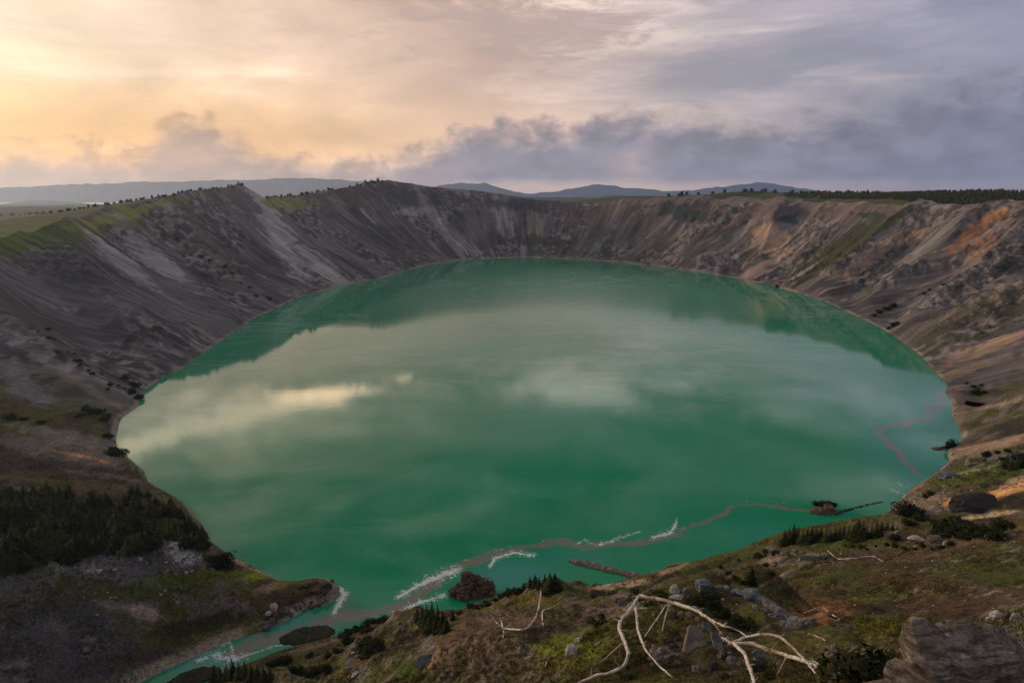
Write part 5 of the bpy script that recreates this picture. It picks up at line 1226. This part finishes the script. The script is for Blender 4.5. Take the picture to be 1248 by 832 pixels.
dead_wood('dead_tree', 'long bleached dead tree arching over the leaning slab', 'dead tree', [
 ('trunk', [(779,726),(790,728),(799,729),(823,735),(849,744),(865,754),(881,762),(897,767),(910,775)], (5.5, 5.5, 4.5, 3.5, 2.), .95),
 ('branch', [(779,726),(767,744),(757,756),(755,767),(763,785),(765,799),(757,813),(741,820),(720,826),(704,833)], (5., 5.2, 5.5, 5.2, 5., 4.), [.95,.955,.96,.965,.97,.97,.975,.975,.98,.98]),
 ('branch', [(775,740),(776,750),(778,767),(784,785),(794,801),(807,814),(820,825)], (4.5, 4., 3., 2.), .965),
 ('branch', [(767,745),(778,742),(789,741)], (4.5, 2.), .955),
 ('branch', [(812,737),(799,756),(786,775)], (2.4, 1.6), .96), ('branch', [(816,736),(810,754),(807,770)], (2., 1.3), .96), ('branch', [(862,753),(872,762),(880,773)], (1.6, .6), .965),
 ('branch', [(757,784),(744,796),(730,808)], (1.6, .9), .98)], 18, 3)
dead_wood('dead_branch', 'thick forked bleached branch spreading right from the dead tree', 'dead branch', [
 ('trunk', [(889,783),(895,784),(918,785),(939,792),(960,799),(979,805),(996,812)], (5.5, 6.2, 6.5, 6., 5.5, 5.5), .965),
 ('branch', [(893,783),(907,777),(929,773),(950,776),(965,788),(976,799),(983,808)], (4., 4.4, 4.4, 3.6, 3.2), .955),
 ('branch', [(894,784),(907,796),(913,812),(919,830),(922,840)], (6., 5.6, 5.2), [.965,.965,.965,.965,.965]),
 ('branch', [(876,775),(884,779),(891,783)], (3., 4.), .97), ('branch', [(958,801),(952,812),(947,822)], (1.6, 1.), .975), ('branch', [(983,806),(990,815),(994,820)], (4., 2.), .97), ('branch', [(983,806),(991,806),(998,809)], (4., 2.5), .965)], 14, 9)
dead_wood('driftwood', 'curved bleached stick with a star of roots in the hollow', 'driftwood', [
 ('trunk', [(659,719),(659,725),(658,732),(656,743),(652,753),(642,765),(630,767),(618,766)], (1.6, 2., 2.2, 2.4, 2.6), .98),
 ('root', [(618,766),(613,765),(608,762),(602,767)], (2.6, 2.2, 1.2), .98), ('root', [(613,765),(611,757),(609,753)], (2.4, 1.2), .98), ('root', [(613,765),(614,770),(613,777)], (2.6, 1.4), .98),
 ('root', [(612,763),(605,758),(598,749)], (1.6, .9), .985), ('root', [(616,765),(620,762),(623,761)], (2., 1.), .98)], 4, 4)
dead_wood('fallen_branch', 'thin white branch lying right of the pale block', 'fallen branch', [('trunk', [(1009,671),(1016,677),(1023,681),(1040,680),(1055,678),(1067,677)], (1.8, 1.8, 1.6, 1.4), .99), ('branch', [(1066,678),(1071,681),(1076,684)], (1.6, 1.), .99)], 3, 5)
dead_wood('bent_stick', 'bent white stick on the bare orange ground', 'stick', [('trunk', [(979,747),(990,743),(1001,739),(1008,744),(1015,749),(1022,753),(1020,756),(1012,753)], (1.4, 1.6, 1.6, 1.3), .985)], 0, 6)
dead_wood('broken_log', 'short broken log left of the upright tan rock', 'log', [('trunk', [(985,772),(995,775),(1006,780)], (2.4, 2.8, 2.), .99)], 2, 7)
dead_wood('broken_stick', 'bent brown stick below the pointed knoll', 'stick', [('trunk', [(662,762),(661,753),(662,744),(670,741),(679,737)], (2., 2., 2.2, 1.6), .985)], 0, 8)
dead_wood('broken_stick', 'short thin stick on the green slope left of the round stone', 'stick', [('trunk', [(664,813),(666,807),(668,802)], (1.1, 1.1), .99)], 0, 9)
dead_wood('floating_log', 'small dark log afloat by the right-hand shore', 'log', [('trunk', [(1150,515),(1155,517),(1161,518)], (1.6, 1.8, 1.), 1.)], 0, 10)

# ------------------------------------------------------------------ grass tufts and gravel that nobody could count
def tufts(n=26000):
    rg = np.random.default_rng(3); px = rg.uniform(-40, 1290, n*2); py = 545+(840-545)*rg.random(n*2)**.8
    V = []; Fc = []; SV = []; SF = []; cnt = 0
    gz = {}
    for x, y in zip(px, py):
        h = BV[0].ray_cast(EYE, ray(x, y).normalized(), 600)
        if h[0] is None: continue
        p, nrm, _, t = h
        if p.z < .6 or nrm.z < .55: continue
        k = vn(np.array([p.x/7.]), np.array([p.y/7.]), 71)[0]; s0 = t/F
        if k > .46:
            hh = rg.uniform(.9, 2.4)*s0*(1.2 if k > .7 else .8)+.12
            for b in range(5):
                a = rg.uniform(0, 6.28); o = len(V); w_ = hh*.16; c_, s_ = math.cos(a), math.sin(a); ox, oy = rg.uniform(-.6, .6, 2)*hh
                V += [(p.x+ox-c_*w_, p.y+oy-s_*w_, p.z-.05), (p.x+ox+c_*w_, p.y+oy+s_*w_, p.z-.05), (p.x+ox+s_*hh*rg.uniform(-.6, .6), p.y+oy+c_*hh*.5, p.z+hh*rg.uniform(.4, .9))]; Fc.append((o, o+1, o+2))
        elif rg.random() < (.5 if vn(np.array([p.x/3.]), np.array([p.y/3.]), 72)[0] > .6 else .06):
            r0 = rg.uniform(.35, 1.15)*s0+.03; o = len(SV)
            pts = [(1, 0, 0), (0, 1, 0), (-1, 0, 0), (0, -1, 0), (0, 0, 1), (0, 0, -.6)]
            SV += [(p.x+a*r0*rg.uniform(.6, 1.2), p.y+b*r0*rg.uniform(.6, 1.2), p.z+c_*r0*rg.uniform(.5, .9)) for a, b, c_ in pts]
            SF += [(o+4, o, o+1), (o+4, o+1, o+2), (o+4, o+2, o+3), (o+4, o+3, o), (o+5, o+1, o), (o+5, o+2, o+1), (o+5, o+3, o+2), (o+5, o, o+3)]
        cnt += 1
        if cnt > n: break
    tag(mesh_obj('grass', V, Fc, M_TUFT, smooth=False), 'rough olive moor grass over the foreground slopes', 'grass', kind='stuff')
    tag(mesh_obj('gravel', SV, SF, M_BROWN, smooth=False), 'loose brown gravel strewn over the foreground slopes', 'gravel', kind='stuff')
tufts()
print('all', round(time.time()-T0, 1))
